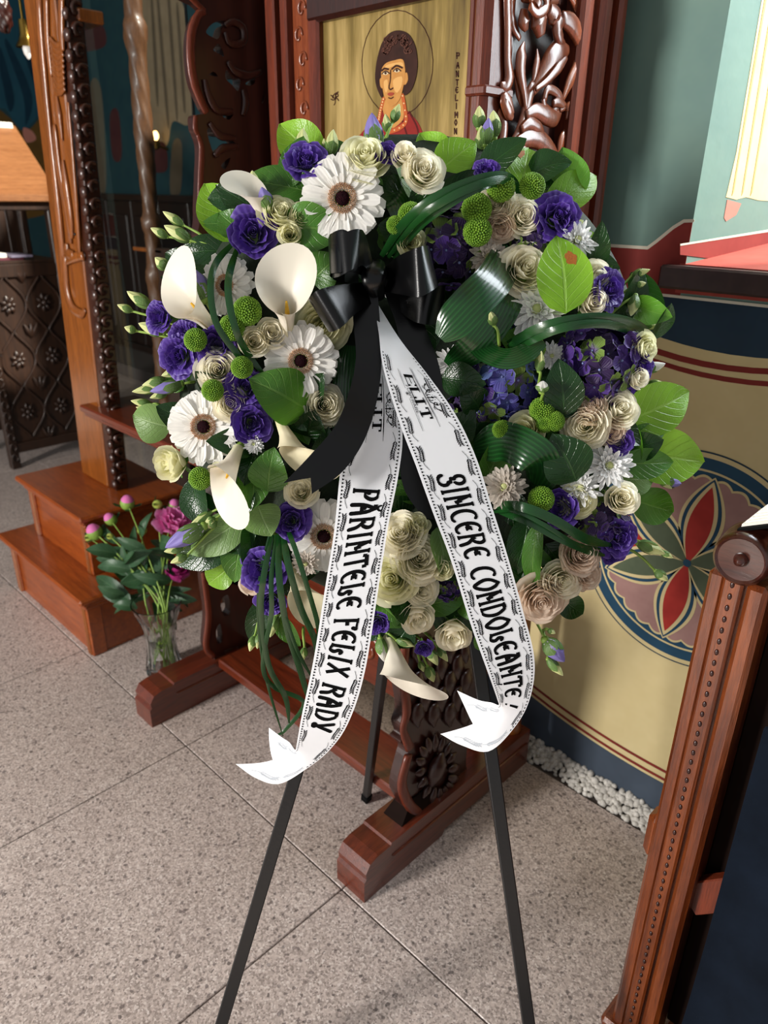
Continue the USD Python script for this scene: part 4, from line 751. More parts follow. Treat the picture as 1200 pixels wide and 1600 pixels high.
def rose(nm, m, seed, layers=None, wav=.02, hgt=.95):
    g = np.random.default_rng(seed); p = proto(nm)
    mu = core_spiral(.03, .26, 2.6, hgt); obj('heart', mu[0], m, p, True, mu[1])
    layers = layers or ((3, .27, 1.0, 1.15, .03), (3, .37, .99, 1.08, .05), (4, .47, .965, .95, .07), (4, .57, .92, .95, .09), (5, .67, .85, .82, .11), (5, .77, .75, .78, .14), (5, .86, .60, .76, .20))
    off = g.uniform(0, 6)
    for li, (k, r, h, half, fl) in enumerate(layers):
        for i in range(k):
            mu = cup_petal(r*g.uniform(.95, 1.05), h*hgt/.95*g.uniform(.95, 1.04), off+2*PI*(i+g.normal(0, .06))/k, half, fl*g.uniform(.6, 1.4), g, wav)
            obj('petal', mu[0], m, p, True, mu[1])
        off += 1.1
    obj('calyx', lathe([(0, -.28), (.10, -.26), (.13, -.1), (.30, .0), (.42, .14), (0, .12)], 14), F_STEM, p, True)
    for i in range(5): pob('sepal', p, petal_grid(.7, .12, 7, 3, .05, .8, .2, -.25, -.2, .2), L_MID, 2*PI*i/5+.3, .02)
    return p
def calla(nm, m, tip=.5, flare=.55, seed=0):
    p = proto(nm); nv, nu = 22, 41
    v = np.linspace(0, 1, nv)[:, None]; th_ = np.linspace(-PI*1.03, PI*1.03, nu)[None]
    c = (1+np.cos(np.clip(th_, -PI, PI)))/2
    Ln = .74 + (.26+tip)*c**1.25
    s = v*Ln
    r = .085 + .17*s**1.2 + flare*np.clip(v-.5, 0, 2)**1.6*(1.1+.25*c)*Ln + .03*th_/PI
    z = s*1.05 - flare*.9*np.clip(v-.74, 0, 2)**1.8*(1-.5*c**6) - .04*np.sin(2*th_)*v**3
    P = np.stack([r*np.cos(th_), r*np.sin(th_)*(1+.05*v), z+0*th_], -1)
    P[..., 2] += -.03*np.clip(s-1.45, 0, 1)[..., ]
    q = grid(P); uv = np.stack([(th_/(2*PI)+.5)+0*v, v+0*th_], -1).reshape(-1, 2)
    obj('spathe', q, m, p, True, uv)
    obj('spadix', tube([(.0, 0, .12), (.01, 0, .45), (.02, 0, .78)], [.04, .05, .045, .02], 10, n=10), F_SPAD, p, True)
    obj('stem', tube([(0, 0, -1.0), (.02, 0, -.4), (0, 0, .04)], [.075, .08, .1, .09], 12, n=12), F_STEM, p, True)
    return p
def mum(nm, m, seed, layers=((16, .9, .11, .10), (16, .8, .10, .32), (14, .66, .095, .60), (12, .5, .085, .88), (9, .36, .07, 1.12))):
    g = np.random.default_rng(seed); p = proto(nm)
    for li, (k, L, W, lift) in enumerate(layers):
        for i in range(k):
            mu = petal_grid(L*g.uniform(.82, 1.08), W*g.uniform(.85, 1.15), 6, 3, .3, .45, .9, g.uniform(.0, .22), lift+g.normal(0, .09), .05)
            pob('petal', p, mu, m, 2*PI*(i+.5*li+g.normal(0, .15))/k, .02*li)
    e = trimesh.creation.icosphere(2, 1.0); e.vertices = e.vertices*[.17, .17, .16]+[0, 0, .2]; obj('centre', e, F_BUD, p, True, np.full((len(e.vertices), 2), .4))
    obj('calyx', lathe([(0, -.25), (.08, -.24), (.1, -.1), (.24, .02), (.2, .08), (0, .08)], 12), F_STEM, p, True)
    return p
def button(nm, seed):
    g = np.random.default_rng(seed); p = proto(nm); ms = []
    for i in range(230):
        t = (i+.5)/230; ph = math.acos(1-1.35*t); a = i*2.39996; d = np.array([math.sin(ph)*math.cos(a), math.sin(ph)*math.sin(a), math.cos(ph)*.8])
        L = .22+.10*t; c = trimesh.creation.icosphere(1, 1.0); c.vertices = c.vertices*[.085, .085, .12+.05*t] + [0, 0, .06+.04*g.random()]; z = nrm(d+[0, 0, .15]); x = nrm(np.cross([.3, .2, 1], z)); y = np.cross(z, x); c.vertices = c.vertices @ np.stack([x, y, z]) + d*(.80+.03*g.random()); ms.append(c)
    b_ = trimesh.creation.icosphere(2, .80); b_.vertices[:, 2] *= .8; obj('florets', cat(ms+[b_]), F_BTN, p, kind='stuff')
    obj('stem', tube([(0, 0, -1.4), (0, 0, -.5)], [.09, .12], 8), F_STEM, p, True)
    return p
def hydrangea(nm, mats, n, seed):
    g = np.random.default_rng(seed); p = proto(nm)
    core = trimesh.creation.icosphere(2, .72); core.vertices[:, 2] *= .75; obj('head', core, F_MOSS, p, True)
    for i in range(n):
        t = (i+.5)/n; ph = math.acos(1-1.2*t); a = i*2.39996+g.normal(0, .08); d = np.array([math.sin(ph)*math.cos(a), math.sin(ph)*math.sin(a), math.cos(ph)*.78]); z = nrm(d+g.normal(0, .22, 3)); x = nrm(np.cross(g.normal(0, 1, 3), z)); y = np.cross(z, x)
        M = np.eye(4); sc = g.uniform(.33, .42); M[0, :3], M[1, :3], M[2, :3], M[3, :3] = x*sc, y*sc, z*sc, d*g.uniform(.80, .98); fl = sub('floret', p, M); m = mats[int(g.integers(len(mats)))]
        for j in range(4):
            mu = petal_grid(.98, .52, 5, 5, .45, .35, .35, g.uniform(-.1, .25), .12, .02, wav=.05, ph=g.uniform(0, 6)); pob('petal', fl, mu, m, PI/2*j+g.normal(0, .08), .01*(j % 2))
        e = trimesh.creation.icosphere(1, .09); e.apply_translation([0, 0, .08]); obj('eye', e, F_HYL, fl, True)
    return p
def bud_mesh(L, R, m, par, base, dirv, g, twist=2.0, split=.0):
    """closed spiral bud with sepals, base at a world point, along dirv"""
    z = nrm(dirv); x = nrm(np.cross(z, [.3, .5, .8])); y = np.cross(z, x); fr = np.stack([x, y, z])
    t = np.linspace(0, 1, 14)[:, None]; a = np.linspace(0, 2*PI, 25)[None]
    r = R*(np.sin(np.clip(t*.94+.06, 0, 1)*PI)**.7*(1-.42*t)+.02) * (1+.11*np.sin(5*a+twist*3*t)*np.clip(t*2, 0, 1))
    P = np.stack([r*np.cos(a), r*np.sin(a), L*t+0*a], -1); q = grid(P); q.vertices = base + q.vertices @ fr
    obj('bud', q, m, par, True, np.stack([a/(2*PI)+0*t, t+0*a], -1).reshape(-1, 2))
    for k in range(4):
        s = petal_grid(L*g.uniform(.5, .72), R*.30, 6, 3, .05, .8, .2, .0, 1.42, R*.15, bend=1.0); ms = rotz(s[0], PI/2*k+g.uniform(0, .4)); v = ms.vertices; rr = np.hypot(v[:, 0], v[:, 1]); tt = np.clip(v[:, 2]/L, 0, 1)
        f = (R*(np.sin(np.clip(tt*.94+.06, 0, 1)*PI)**.7*(1-.42*tt))*1.10+.0006)/np.maximum(rr, 1e-6); v = v.copy(); v[:, 0] *= f; v[:, 1] *= f
        obj('sepal', trimesh.Trimesh(base+v @ fr, ms.faces, process=False), L_SAGE, par, True, s[1])
    e = trimesh.creation.icosphere(1, R*.42); e.apply_translation(base); obj('receptacle', e, F_STEM, par, True)

LOOSE = ((3, .34, .95, 1.05, .05), (4, .50, .95, .95, .14), (4, .68, .90, .88, .30), (4, .80, .78, .85, .42))
TIGHT = ((3, .27, 1.14, 1.15, .02), (3, .38, 1.12, 1.05, .04), (4, .49, 1.08, .95, .06), (4, .60, 1.0, .9, .10), (4, .70, .86, .85, .16))
PR = dict(gerbera=[gerbera('gerbera_a', 1), gerbera('gerbera_b', 2)],
    rose=[rose('rose_a', F_ROSE, 11), rose('rose_b', F_ROSE, 12, wav=.03)], rosebud=[rose('rose_bud_a', F_ROSE, 13, TIGHT, hgt=1.1)], greenrose=[rose('rose_green_a', F_ROSE2, 14), rose('rose_green_b', F_ROSE2, 15, TIGHT, hgt=1.1)], blushrose=[rose('rose_blush', F_ROSE3, 16, wav=.03)],
    lis=[rose('lisianthus_a', F_LIS, 21, LOOSE, .055), rose('lisianthus_b', F_LIS, 22, LOOSE, .075)], lilac=[rose('lisianthus_lilac', F_LISL, 23, TIGHT, .03, hgt=1.2)],
    calla=[calla('calla_white', F_CALLA)], callacream=[calla('calla_cream', F_CALLB, .75, .5)],
    mum=[mum('mum_white', F_MUM, 31), mum('mum_white_b', F_MUM, 32)], dusky=[mum('mum_dusky', F_MUMD, 33)], button=[button('button_a', 41), button('button_b', 42)],
    hyd_dark=[hydrangea('hydrangea_dark', [F_HYD, F_HYP, F_HYD, F_HYG], 30, 51)], hyd_purple=[hydrangea('hydrangea_purple', [F_HYP, F_HYG, F_HYP, F_HYP, F_HYD], 38, 52)], hyd_blue=[hydrangea('hydrangea_blue', [F_HYB, F_HYP, F_HYL, F_HYG, F_HYP, F_HYB, F_HYP], 38, 53)])
INFO = dict(gerbera=('gerbera', 'flower', 'white gerberas in the wreath'), rose=('spray_rose', 'flower', 'cream roses in the wreath'), lis=('lisianthus', 'flower', 'violet lisianthus blooms in the wreath'), lilac=('lisianthus', 'flower', 'lilac lisianthus buds in the wreath'),
    calla=('calla_lily', 'flower', 'calla lilies in the wreath'), mum=('chrysanthemum', 'flower', 'white chrysanthemums in the wreath'), button=('button_chrysanthemum', 'flower', 'green button chrysanthemums in the wreath'), hyd=('hydrangea', 'flower', 'hydrangea heads in the wreath'))
FAM = dict(rosebud='rose', greenrose='rose', blushrose='rose', callacream='calla', dusky='mum', hyd_dark='hyd', hyd_purple='hyd', hyd_blue='hyd')
cnt = {}
def fl(kind, px, py, r, label, tx=None, ty=0.0, dw=0.0, spin=None, up=None):
    """flower whose bloom centre shows at (px, py) with radius r photo pixels; (tx, ty): lean of its face to the right / up"""
    p, n = wsurf(px, py, dw)
    if tx is not None: n = nrm(-nrm(ray(px, py))*1.0 + CR*tx + CU*ty)
    s = r/FPX*float((p-EYE) @ CF)*(1.14 if kind in ('rose', 'rosebud', 'greenrose', 'blushrose', 'lis') else 1.0)
    k = cnt.get(kind, 0); cnt[kind] = k+1; pr = PR[kind][k % len(PR[kind])]
    nm, ca, gr = INFO[FAM.get(kind, kind)]
    deep = dict(rose=.75, rosebud=.85, greenrose=.8, blushrose=.75, lis=.75, lilac=1.0).get(kind, .1)
    sp = (k*1.37) if spin is None else spin
    U = None if up is None else CR*up[0]+CU*up[1]
    place(nm, label, ca, gr, pr, pose(p-n*s*deep*.6, n, s, sp if up is None else 0.0, U))
def calla_at(kind, base, mouth, r, label, lean, tip, w0=.02, w1=.07):
    """base/mouth: photo pixels of the bottom of the flower and the middle of its mouth; tip: image direction of the pointed side; lean: how far it turns to the viewer"""
    b = wr(*base, w0); m_ = wr(*mouth, w1); ax = nrm(m_-b) + WN*lean
    s = np.linalg.norm(m_-b)/1.0; k = cnt.get(kind, 0); cnt[kind] = k+1
    U = CR*tip[0]+CU*tip[1]
    place('calla_lily', label, 'flower', INFO['calla'][2], PR[kind][0], pose(b, ax, s*r, 0, U))

# ================================================================ the wreath: base ring, foliage
wre = thing('wreath', 'round funeral wreath of glossy green leaves on a black easel', 'wreath')
g_ = np.linspace(0, 2*PI, 61)[:-1]; s_ = np.linspace(0, 2*PI, 21)[:-1]
A, S_ = np.meshgrid(g_, s_, indexing='ij'); rr = RM-.02 + .10*np.cos(S_); hh = np.where(np.sin(S_) > 0, RH*.72, .035)*np.sin(S_)
P_ = WC + (rr*np.cos(A))[..., None]*WX + (rr*np.sin(A))[..., None]*WY + hh[..., None]*WN
P_ = P_ + .012*(meshkit.noise(P_*40, 3)[..., None]-.5)*WN
q = np.concatenate([P_, P_[:1]], 0); ringm = grid(q, True); obj('moss_ring', ringm, F_MOSS, wre, True)
cen = [WC + .115*(math.cos(a)*WX+math.sin(a)*WY) for a in g_]; bk_ = trimesh.Trimesh(np.vstack([cen, [WC]])+WN*.004, [(i, (i+1) % 60, 60) for i in range(60)], process=False); obj('backing', cat([bk_]), F_MOSS, wre)
def leaf(base, tip, wid, m, cup=.25, bend=.12, roll=0.0, n=None, name='leaf', par=None, wav=.0, point=1.0, spot=None):
    base, tip = np.asarray(base, float), np.asarray(tip, float); L = np.linalg.norm(tip-base); t = (tip-base)/L
    nn = np.asarray(WN if n is None else n, float); nn = nrm(nn-t*(nn @ t)); sd = np.cross(t, nn)
    c, s = math.cos(roll), math.sin(roll); nn, sd = c*nn+s*sd, c*sd-s*nn
    def S(v, u, o=0.0):
        w = wid*np.clip(np.sin(PI*np.clip(v, 0, 1)**.78), 0, 1)**.72*(1-.12*v**3*point)+wid*.012; ed = 1+wav*np.sin(7*v*PI+u)
        return base + (v*L+0*u)[..., None]*t + (w*u*ed)[..., None]*sd + (o + (cup*wid*np.abs(u)**1.5*np.sin(PI*v*.9+.15)) + bend*L*np.sin(PI*v) + .04*wid*np.sin(9*v+2*u)*np.abs(u))[..., None]*nn
    v = np.linspace(0, 1, 13)[:, None]; u = np.linspace(-1, 1, 9)[None]; P = S(v, u)
    if spot:
        sv, su, rv, ru = spot; rho = np.linspace(0, 1, 5)[:, None]; g0 = np.linspace(0, 2*PI, 22)[None]; wob = 1+.12*np.sin(5*g0+1)+.08*np.sin(9*g0)
        obj('leaf_spot', grid(S(sv+rv*rho*wob*np.sin(g0), su+ru*rho*wob*np.cos(g0), .0006)), L_SPOT, par or wre, True)
    uv = np.stack([(u+1)/2+0*v, v+0*u], -1).reshape(-1, 2)
    return obj(name, grid(P), m, par or wre, True, uv)
def pl_(base, tip, wpx, m, w0=None, w1=None, **k):
    a = wsurf(*base)[0] if w0 is None else wr(*base, w0); b = wsurf(*tip, .03)[0] if w1 is None else wr(*tip, w1)
    return leaf(a, b, wpx/FPX*.97, m, **k)
# filler foliage: dark leaves all round the ring, under the flowers
fr = np.random.default_rng(77)
for k in range(130):
    a = fr.uniform(0, 2*PI); rho = RM+RT*fr.uniform(-.8, .55); d = WX*math.cos(a)+WY*math.sin(a); h0 = RH*math.sqrt(max(0, 1-((rho-RM)/RT)**2))
    b0 = WC + d*rho + WN*(h0*.72-.005); ou = d*fr.uniform(.1, 1.0)*(1 if rho > RM*.8 else -.5) + np.cross(WN, d)*fr.normal(0, .7) + WN*fr.uniform(.0, .36)
    L = fr.uniform(.05, .08); t = b0+nrm(ou)*L
    rt = math.hypot((t-WC) @ WX, (t-WC) @ WY)
    if rt > .335: t = t - d*(rt-.335)
    tv = t-EYE; tx_, ty_ = 600+FPX*(tv @ CR)/(tv @ CF), 800-FPX*(tv @ CU)/(tv @ CF)
    if (ty_ < 238 and 480 < tx_ < 800) or ty_ > 985: continue
    leaf(b0, t, fr.uniform(.016, .026), [L_DRK, L_DRK, L_MID][int(fr.integers(3))], roll=fr.normal(0, .35), bend=fr.uniform(0, .15))
B, Mi, D, Sg = L_BRI, L_MID, L_DRK, L_SAGE
for base, tip, w, m, w0, w1, kw in [
    ((372, 378), (320, 287), 34, B, .05, .03, dict(cup=.3)), ((378, 365), (342, 333), 22, Mi, .07, .07, {}), ((445, 330), (408, 268), 40, D, .03, .05, dict(roll=.3)), ((440, 352), (540, 362), 34, Mi, .09, .09, dict(roll=.2)),
    ((487, 440), (530, 400), 32, Mi, .06, .08, {}), ((500, 262), (437, 194), 34, B, .02, .01, dict(cup=.35)), ((366, 392), (278, 398), 24, D, .03, .02, {}), ((478, 640), (388, 592), 42, Mi, .07, .11, dict(roll=.25)),
    ((318, 610), (306, 545), 20, Mi, .03, .04, {}), ((284, 590), (262, 612), 16, Mi, .03, .03, {}), ((508, 250), (545, 228), 20, Mi, .02, .02, {}),
    ((268, 668), (208, 648), 32, Sg, .03, .02, dict(roll=-.2)), ((418, 768), (428, 698), 30, Mi, .08, .10, {}), ((430, 760), (406, 700), 26, D, .06, .08, {}), ((403, 790), (424, 838), 30, Sg, .10, .11, dict(cup=.1)), ((388, 805), (298, 866), 30, Sg, .07, .05, dict(cup=.15)),
    ((372, 838), (272, 880), 30, D, .05, .03, {}), ((380, 828), (366, 910), 26, Mi, .06, .05, {}), ((362, 884), (326, 912), 24, B, .03, .01, {}), ((400, 700), (380, 760), 24, D, .05, .07, {}), ((384, 740), (372, 830), 22, D, .05, .06, {}), ((480, 690), (492, 640), 30, D, .05, .08, {}),
    ((690, 262), (655, 208), 28, B, .03, .03, dict(cup=.3)), ((682, 272), (744, 222), 30, B, .05, .05, dict(cup=.1)), ((655, 322), (612, 232), 24, Sg, .07, .05, dict(roll=.5)), ((636, 372), (590, 352), 22, D, .06, .08, {}), ((660, 352), (600, 300), 24, D, .05, .05, {}),
    ((812, 300), (826, 232), 32, B, .06, .03, dict(cup=.25, spot=(.72, -.45, .12, .2))), ((850, 330), (932, 276), 27, B, .07, .03, dict(cup=.2)), ((832, 330), (862, 300), 16, Sg, .06, .06, {}), ((884, 490), (870, 368), 40, B, .11, .10, dict(cup=.12, spot=(.66, .38, .09, .24))), ((915, 420), (918, 358), 24, B, .05, .04, {}), ((926, 500), (1010, 482), 26, Mi, .04, .03, {}),
    ((972, 662), (1077, 612), 40, B, .05, .03, dict(cup=.18)), ((980, 705), (1100, 722), 44, B, .03, .01, dict(cup=.2)), ((965, 725), (1052, 722), 24, Mi, .06, .05, {}), ((972, 690), (1040, 672), 20, Mi, .05, .04, {}), ((962, 750), (1022, 745), 26, Sg, .05, .03, {}), ((985, 780), (1052, 800), 30, Mi, .03, .01, {}),
    ((900, 752), (862, 678), 38, D, .11, .12, dict(cup=.1)), ((880, 652), (872, 560), 30, D, .10, .11, {}), ((862, 620), (902, 650), 26, D, .08, .1, {}), ((842, 815), (838, 926), 17, Mi, .10, .06, dict(roll=.7)), ((826, 805), (802, 900), 26, D, .07, .06, {}), ((852, 850), (880, 890), 26, D, .06, .05, {}),
    ((682, 824), (692, 902), 22, Sg, .09, .10, dict(roll=-.5)), ((655, 948), (735, 925), 22, Mi, .06, .07, {}), ((676, 955), (742, 985), 26, D, .06, .05, {}), ((640, 975), (612, 1010), 24, D, .04, .03, {}), ((600, 960), (560, 1000), 22, D, .03, .03, {}), ((655, 470), (668, 560), 34, D, .07, .09, dict(cup=.3)),
    ((690, 590), (760, 600), 26, D, .06, .08, {}), ((770, 992), (742, 1012), 20, Mi, .03, .02, {}), ((430, 960), (470, 1010), 16, Mi, .02, .02, {}), ((845, 560), (870, 610), 22, D, .06, .09, {}), ((740, 470), (718, 520), 24, D, .07, .08, {}), ((722, 292), (760, 268), 18, Mi, .03, .02, {}), ((898, 330), (870, 305), 16, Mi, .03, .03, {}),
    ((955, 800), (915, 848), 24, D, .05, .04, {}), ((960, 605), (1012, 590), 18, D, .03, .02, {}), ((978, 555), (1015, 560), 16, Mi, .03, .01, {}), ((800, 610), (835, 640), 22, D, .06, .06, {}), ((750, 640), (720, 600), 24, D, .06, .08, {}), ((700, 690), (742, 640), 26, D, .05, .07, {}),
    ((300, 420), (258, 395), 20, D, .0, .0, {}), ((420, 930), (390, 1000), 20, D, .0, -.02, {}), ((870, 930), (910, 960), 22, D, .0, -.02, {})]:
    pl_(base, tip, w, m, w0, w1, **kw)
# broad strap leaves folded back on themselves and narrow looping blades
def strap(pts, wpx, name='blade', twist=None, m=None, side=None, n=36, endw=.35):
    p = cr([wr(x, y, w) for x, y, w in pts], n); t = np.gradient(p, axis=0); t /= np.linalg.norm(t, axis=1, keepdims=True)
    toe = (EYE-p)/np.linalg.norm(EYE-p, axis=1, keepdims=True); sd = np.cross(t, toe) if side is None else np.repeat(nrm(side)[None], n, 0); sd = sd - t*(sd*t).sum(1, keepdims=True); sd /= np.linalg.norm(sd, axis=1, keepdims=True)
    nn = np.cross(sd, t)
    if twist is not None:
        a = np.interp(np.linspace(0, 1, n), np.linspace(0, 1, len(twist)), twist)[:, None]; sd, nn = np.cos(a)*sd+np.sin(a)*nn, np.cos(a)*nn-np.sin(a)*sd
    v = np.linspace(0, 1, n); w = wpx/FPX*(.40 if wpx < 30 else .5)*(1-(1-endw)*np.clip((v-.75)/.25, 0, 1)**2)*np.minimum(1, .6+v*3)
    u = np.linspace(-1, 1, 7); P = p[:, None]+(w[:, None]*u)[..., None]*sd[:, None]+((.12*w)[:, None]*(1-u*u))[..., None]*nn[:, None]
    return obj(name, grid(P), m or L_BLADE, wre, True, np.stack([np.repeat((u[None]+1)/2, n, 0), np.repeat(v[:, None], 7, 1)], -1).reshape(-1, 2))
strap([(596, 400, .07), (630, 350, .12), (675, 312, .15), (735, 284, .15), (785, 275, .13), (806, 290, .10), (809, 312, .06)], 15); strap([(606, 402, .07), (645, 350, .125), (690, 316, .155), (745, 290, .155), (788, 281, .13), (800, 298, .1), (803, 318, .06)], 13); strap([(615, 404, .07), (655, 356, .12), (700, 322, .15), (750, 294, .15), (780, 288, .12), (795, 300, .1)], 10)
strap([(366, 378, .06), (338, 410, .12), (329, 450, .14), (338, 505, .13), (368, 550, .11), (402, 588, .09)], 11); strap([(372, 384, .06), (358, 430, .13), (358, 470, .14), (370, 520, .13), (392, 560, .1), (412, 584, .09)], 12)
strap([(792, 545, .08), (830, 518, .13), (880, 502, .15), (940, 496, .13), (988, 505, .10), (1010, 522, .06), (1008, 548, .03)], 16); strap([(800, 550, .08), (838, 528, .13), (885, 511, .155), (940, 506, .135), (980, 515, .1), (996, 530, .06), (994, 545, .03)], 14); strap([(790, 536, .08), (850, 506, .13), (920, 494, .14), (980, 499, .11), (1014, 518, .07)], 8)
strap([(772, 790, .08), (815, 792, .13), (865, 812, .13), (915, 842, .11), (955, 852, .08)], 17); strap([(780, 800, .08), (825, 816, .12), (870, 840, .12), (915, 860, .10), (945, 868, .08)], 12); strap([(770, 800, .08), (805, 798, .12), (850, 820, .13), (900, 850, .11), (940, 858, .08)], 8)
for pts, w in (([(426, 836, .09), (412, 900, .11), (408, 960, .09), (420, 1040, .06), (446, 1090, .04), (452, 1130, .02)], 11), ([(432, 836, .09), (424, 900, .11), (424, 960, .1), (414, 1010, .07), (412, 1050, .05), (430, 1075, .03), (475, 1098, .02), (446, 1140, .01), (434, 1148, .01)], 9), ([(436, 830, .09), (436, 900, .12), (448, 980, .1), (470, 1050, .07), (482, 1096, .05)], 12),
               ([(441, 826, .09), (450, 880, .12), (470, 950, .1), (492, 1000, .08), (497, 1040, .05)], 12), ([(446, 820, .09), (462, 860, .12), (484, 930, .11), (498, 985, .08), (495, 1030, .06)], 9), ([(430, 836, .09), (438, 930, .11), (462, 1010, .09), (488, 1060, .06)], 7), ([(420, 838, .09), (406, 905, .09), (404, 975, .07), (416, 1060, .04), (442, 1150, .02)], 6)): strap(pts, w, endw=.3)
strap([(798, 385, .05), (788, 410, .09), (770, 440, .13), (740, 470, .15), (712, 500, .15), (688, 528, .14)], 52, 'strap_leaf', twist=[.6, .2, -.1, -.2]); strap([(800, 392, .05), (806, 420, .05), (790, 470, .10), (768, 510, .10), (735, 548, .09), (700, 570, .06)], 50, 'strap_leaf', twist=[0, .3, .5])
strap([(742, 700, .06), (790, 690, .10), (835, 712, .13), (846, 735, .10), (836, 765, .05)], 56, 'strap_leaf', twist=[.2, 0, -.3]); strap([(600, 300, .03), (622, 312, .07), (636, 352, .07), (640, 395, .05)], 44, 'strap_leaf', twist=[.3, .5, .6]); strap([(300, 790, .02), (318, 778, .05), (345, 800, .06)], 22, 'strap_leaf')
strap([(735, 520, .05), (760, 550, .10), (800, 560, .12), (850, 535, .11)], 34, 'strap_leaf', twist=[.4, .6, .5]); strap([(546, 540, .05), (540, 620, .06), (548, 700, .05)], 40, 'strap_leaf'); strap([(420, 520, .04), (402, 600, .06), (440, 660, .06)], 30, 'strap_leaf'); strap([(760, 830, .05), (780, 880, .07), (815, 905, .06)], 36, 'strap_leaf')

# ---------------------------------------------------------------- blooms
fl('gerbera', 535, 310, 68, 'large white gerbera at the top of the wreath above the black bow', -.05, .22, dw=.02)
fl('gerbera', 352, 446, 50, 'white gerbera crossed by two dark green blades at upper left', -.62, .12, dw=.0)
fl('gerbera', 470, 564, 60, 'white gerbera just left of the long black ribbon tail', .0, -.10, dw=.02)
fl('gerbera', 318, 667, 60, 'wide open white gerbera on the far left edge of the wreath', -.28, .05, dw=.01)
fl('gerbera', 506, 838, 62, 'white gerbera half covered by the left printed ribbon', -.1, -.25, dw=.0)
calla_at('calla', (418, 352), (392, 292), .95, 'white calla lily at upper left above the violet lisianthus', .22, (-.9, .5), .085, .10)
calla_at('calla', (342, 522), (284, 455), .95, 'pale calla lily pointing up on the left among violet blooms', .5, (-.2, 1), .085, .09)
calla_at('calla', (452, 528), (448, 448), 1.02, 'largest white calla lily, open beside the left bow loop', .3, (.1, 1), .085, .115)
calla_at('calla', (374, 700), (350, 766), 1.12, 'white calla lily turned down below the far left gerbera', .55, (.8, -.6), .09, .11)
calla_at('callacream', (436, 655), (474, 728), .78, 'cream calla lily under the notched end of the black ribbon', .2, (.9, -.5), .09, .105)
calla_at('callacream', (448, 878), (486, 950), .8, 'cream calla lily hidden behind hanging grass blades at lower left', .15, (.6, -.9), .07, .08)
calla_at('calla', (604, 988), (636, 1074), .86, 'white calla lily hanging below the wreath between the ribbons', .4, (1, -.25), .03, .035)
for r in [('greenrose', 570, 248, 36, 'full pale green rose above the large top gerbera', 0, .7), ('rosebud', 633, 246, 22, 'small cream rose left of the bright leaf at the top', -.1, .5), ('rose', 661, 268, 30, 'round cream rose at the top, under the icon', .2, .45), ('greenrose', 642, 380, 24, 'cream rose peeping out beside the right bow loop', .1, 0),
          ('rose', 776, 322, 30, 'cream rose left of its twin under the looped blades', -.1, .3), ('rose', 816, 338, 27, 'cream rose right of its twin at upper right', .3, .2), ('blushrose', 782, 356, 22, 'half hidden cream rose below the upper right pair', 0, -.2), ('rose', 820, 420, 38, 'large pale rose behind the white chrysanthemum at right', .3, .3),
          ('rose', 928, 434, 26, 'pale rose near the right rim above its neighbour', .6, .2), ('rosebud', 922, 470, 26, 'pale rose near the right rim beside violet bloom', .5, 0), ('greenrose', 1006, 545, 24, 'pale rose at the right rim under the arching blades', .9, 0), ('rosebud', 992, 590, 20, 'small rose at the right rim behind the purple hydrangea', .7, .1),
          ('rose', 914, 666, 34, 'largest rose of the right hand trio over a chrysanthemum', -.1, .05), ('rose', 966, 640, 30, 'upper right rose of the trio by the big leaves', .4, .3), ('blushrose', 956, 674, 22, 'small lower rose of the trio by the big leaves', .35, -.2), ('blushrose', 922, 638, 24, 'rose at the back of the right hand trio', 0, .6),
          ('greenrose', 823, 676, 34, 'yellowish rose below the blue hydrangea', -.2, .3), ('rosebud', 970, 780, 28, 'white rosebud below the right hand leaves', .2, .1), ('greenrose', 902, 782, 26, 'pale rose with violet bloom at its side, lower right', .1, .1), ('rose', 876, 907, 30, 'cream rose at the lower right edge of the wreath', .3, -.2),
          ('blushrose', 912, 895, 26, 'dusky rose right of the lower right cream rose', .6, -.2), ('blushrose', 905, 866, 30, 'dusky blush rose above the lower right cream rose', .4, .1), ('blushrose', 845, 935, 36, 'dusky blush rose beside the right ribbon at the bottom', .2, -.5),
          ('rose', 627, 834, 34, 'cream rose between the ribbons, left one of the upper row', -.2, .3), ('greenrose', 652, 822, 20, 'small rose tucked behind the white roses between ribbons', .2, .4), ('rose', 654, 872, 38, 'largest white rose between the two printed ribbons', .15, .1), ('greenrose', 614, 905, 36, 'yellowish rose touching the left printed ribbon', -.3, 0),
          ('rose', 658, 922, 24, 'small white rose under the largest rose between ribbons', .2, -.1), ('rosebud', 650, 960, 30, 'white rosebud lowest between the two ribbons', .2, -.6), ('rosebud', 708, 986, 30, 'white rose at the bottom behind the right ribbon', .1, -.7), ('greenrose', 690, 890, 18, 'small pale rose beside the green and purple petal', .2, 0),
          ('greenrose', 505, 508, 38, 'cream rose under the lower left bow loop', -.1, -.2), ('rose', 507, 633, 30, 'cream rose below the central gerbera beside the black tail', .1, .1), ('rosebud', 396, 534, 26, 'pale rose, left of a pair above the dark blades', .1, .1), ('rosebud', 424, 522, 26, 'pale rose, right of a pair beside the central gerbera', .1, .2),
          ('rose', 341, 578, 31, 'round cream rose left of the violet pair', -.1, .1), ('rose', 360, 631, 26, 'cream rose right of the far left gerbera', .0, 0), ('greenrose', 272, 724, 30, 'cream rose at the far left below the open gerbera', -.9, -.1), ('greenrose', 437, 334, 28, 'cream rose below the upper left calla', .1, .6), ('greenrose', 452, 366, 20, 'small cream rose touching the top gerbera on its left', 0, .1), ('greenrose', 472, 338, 18, 'small pale rose under the top gerbera petals', .1, .2),
          ('rose', 470, 768, 24, 'cream rose above the gerbera by the left ribbon', -.1, .3), ('greenrose', 345, 742, 20, 'small pale rose behind the turned down calla', -.3, 0), ('blushrose', 394, 910, 18, 'small pale rose among violet blooms at lower left', -.4, -.2)]:
    fl(*r[:5], *r[5:], dw=.012)
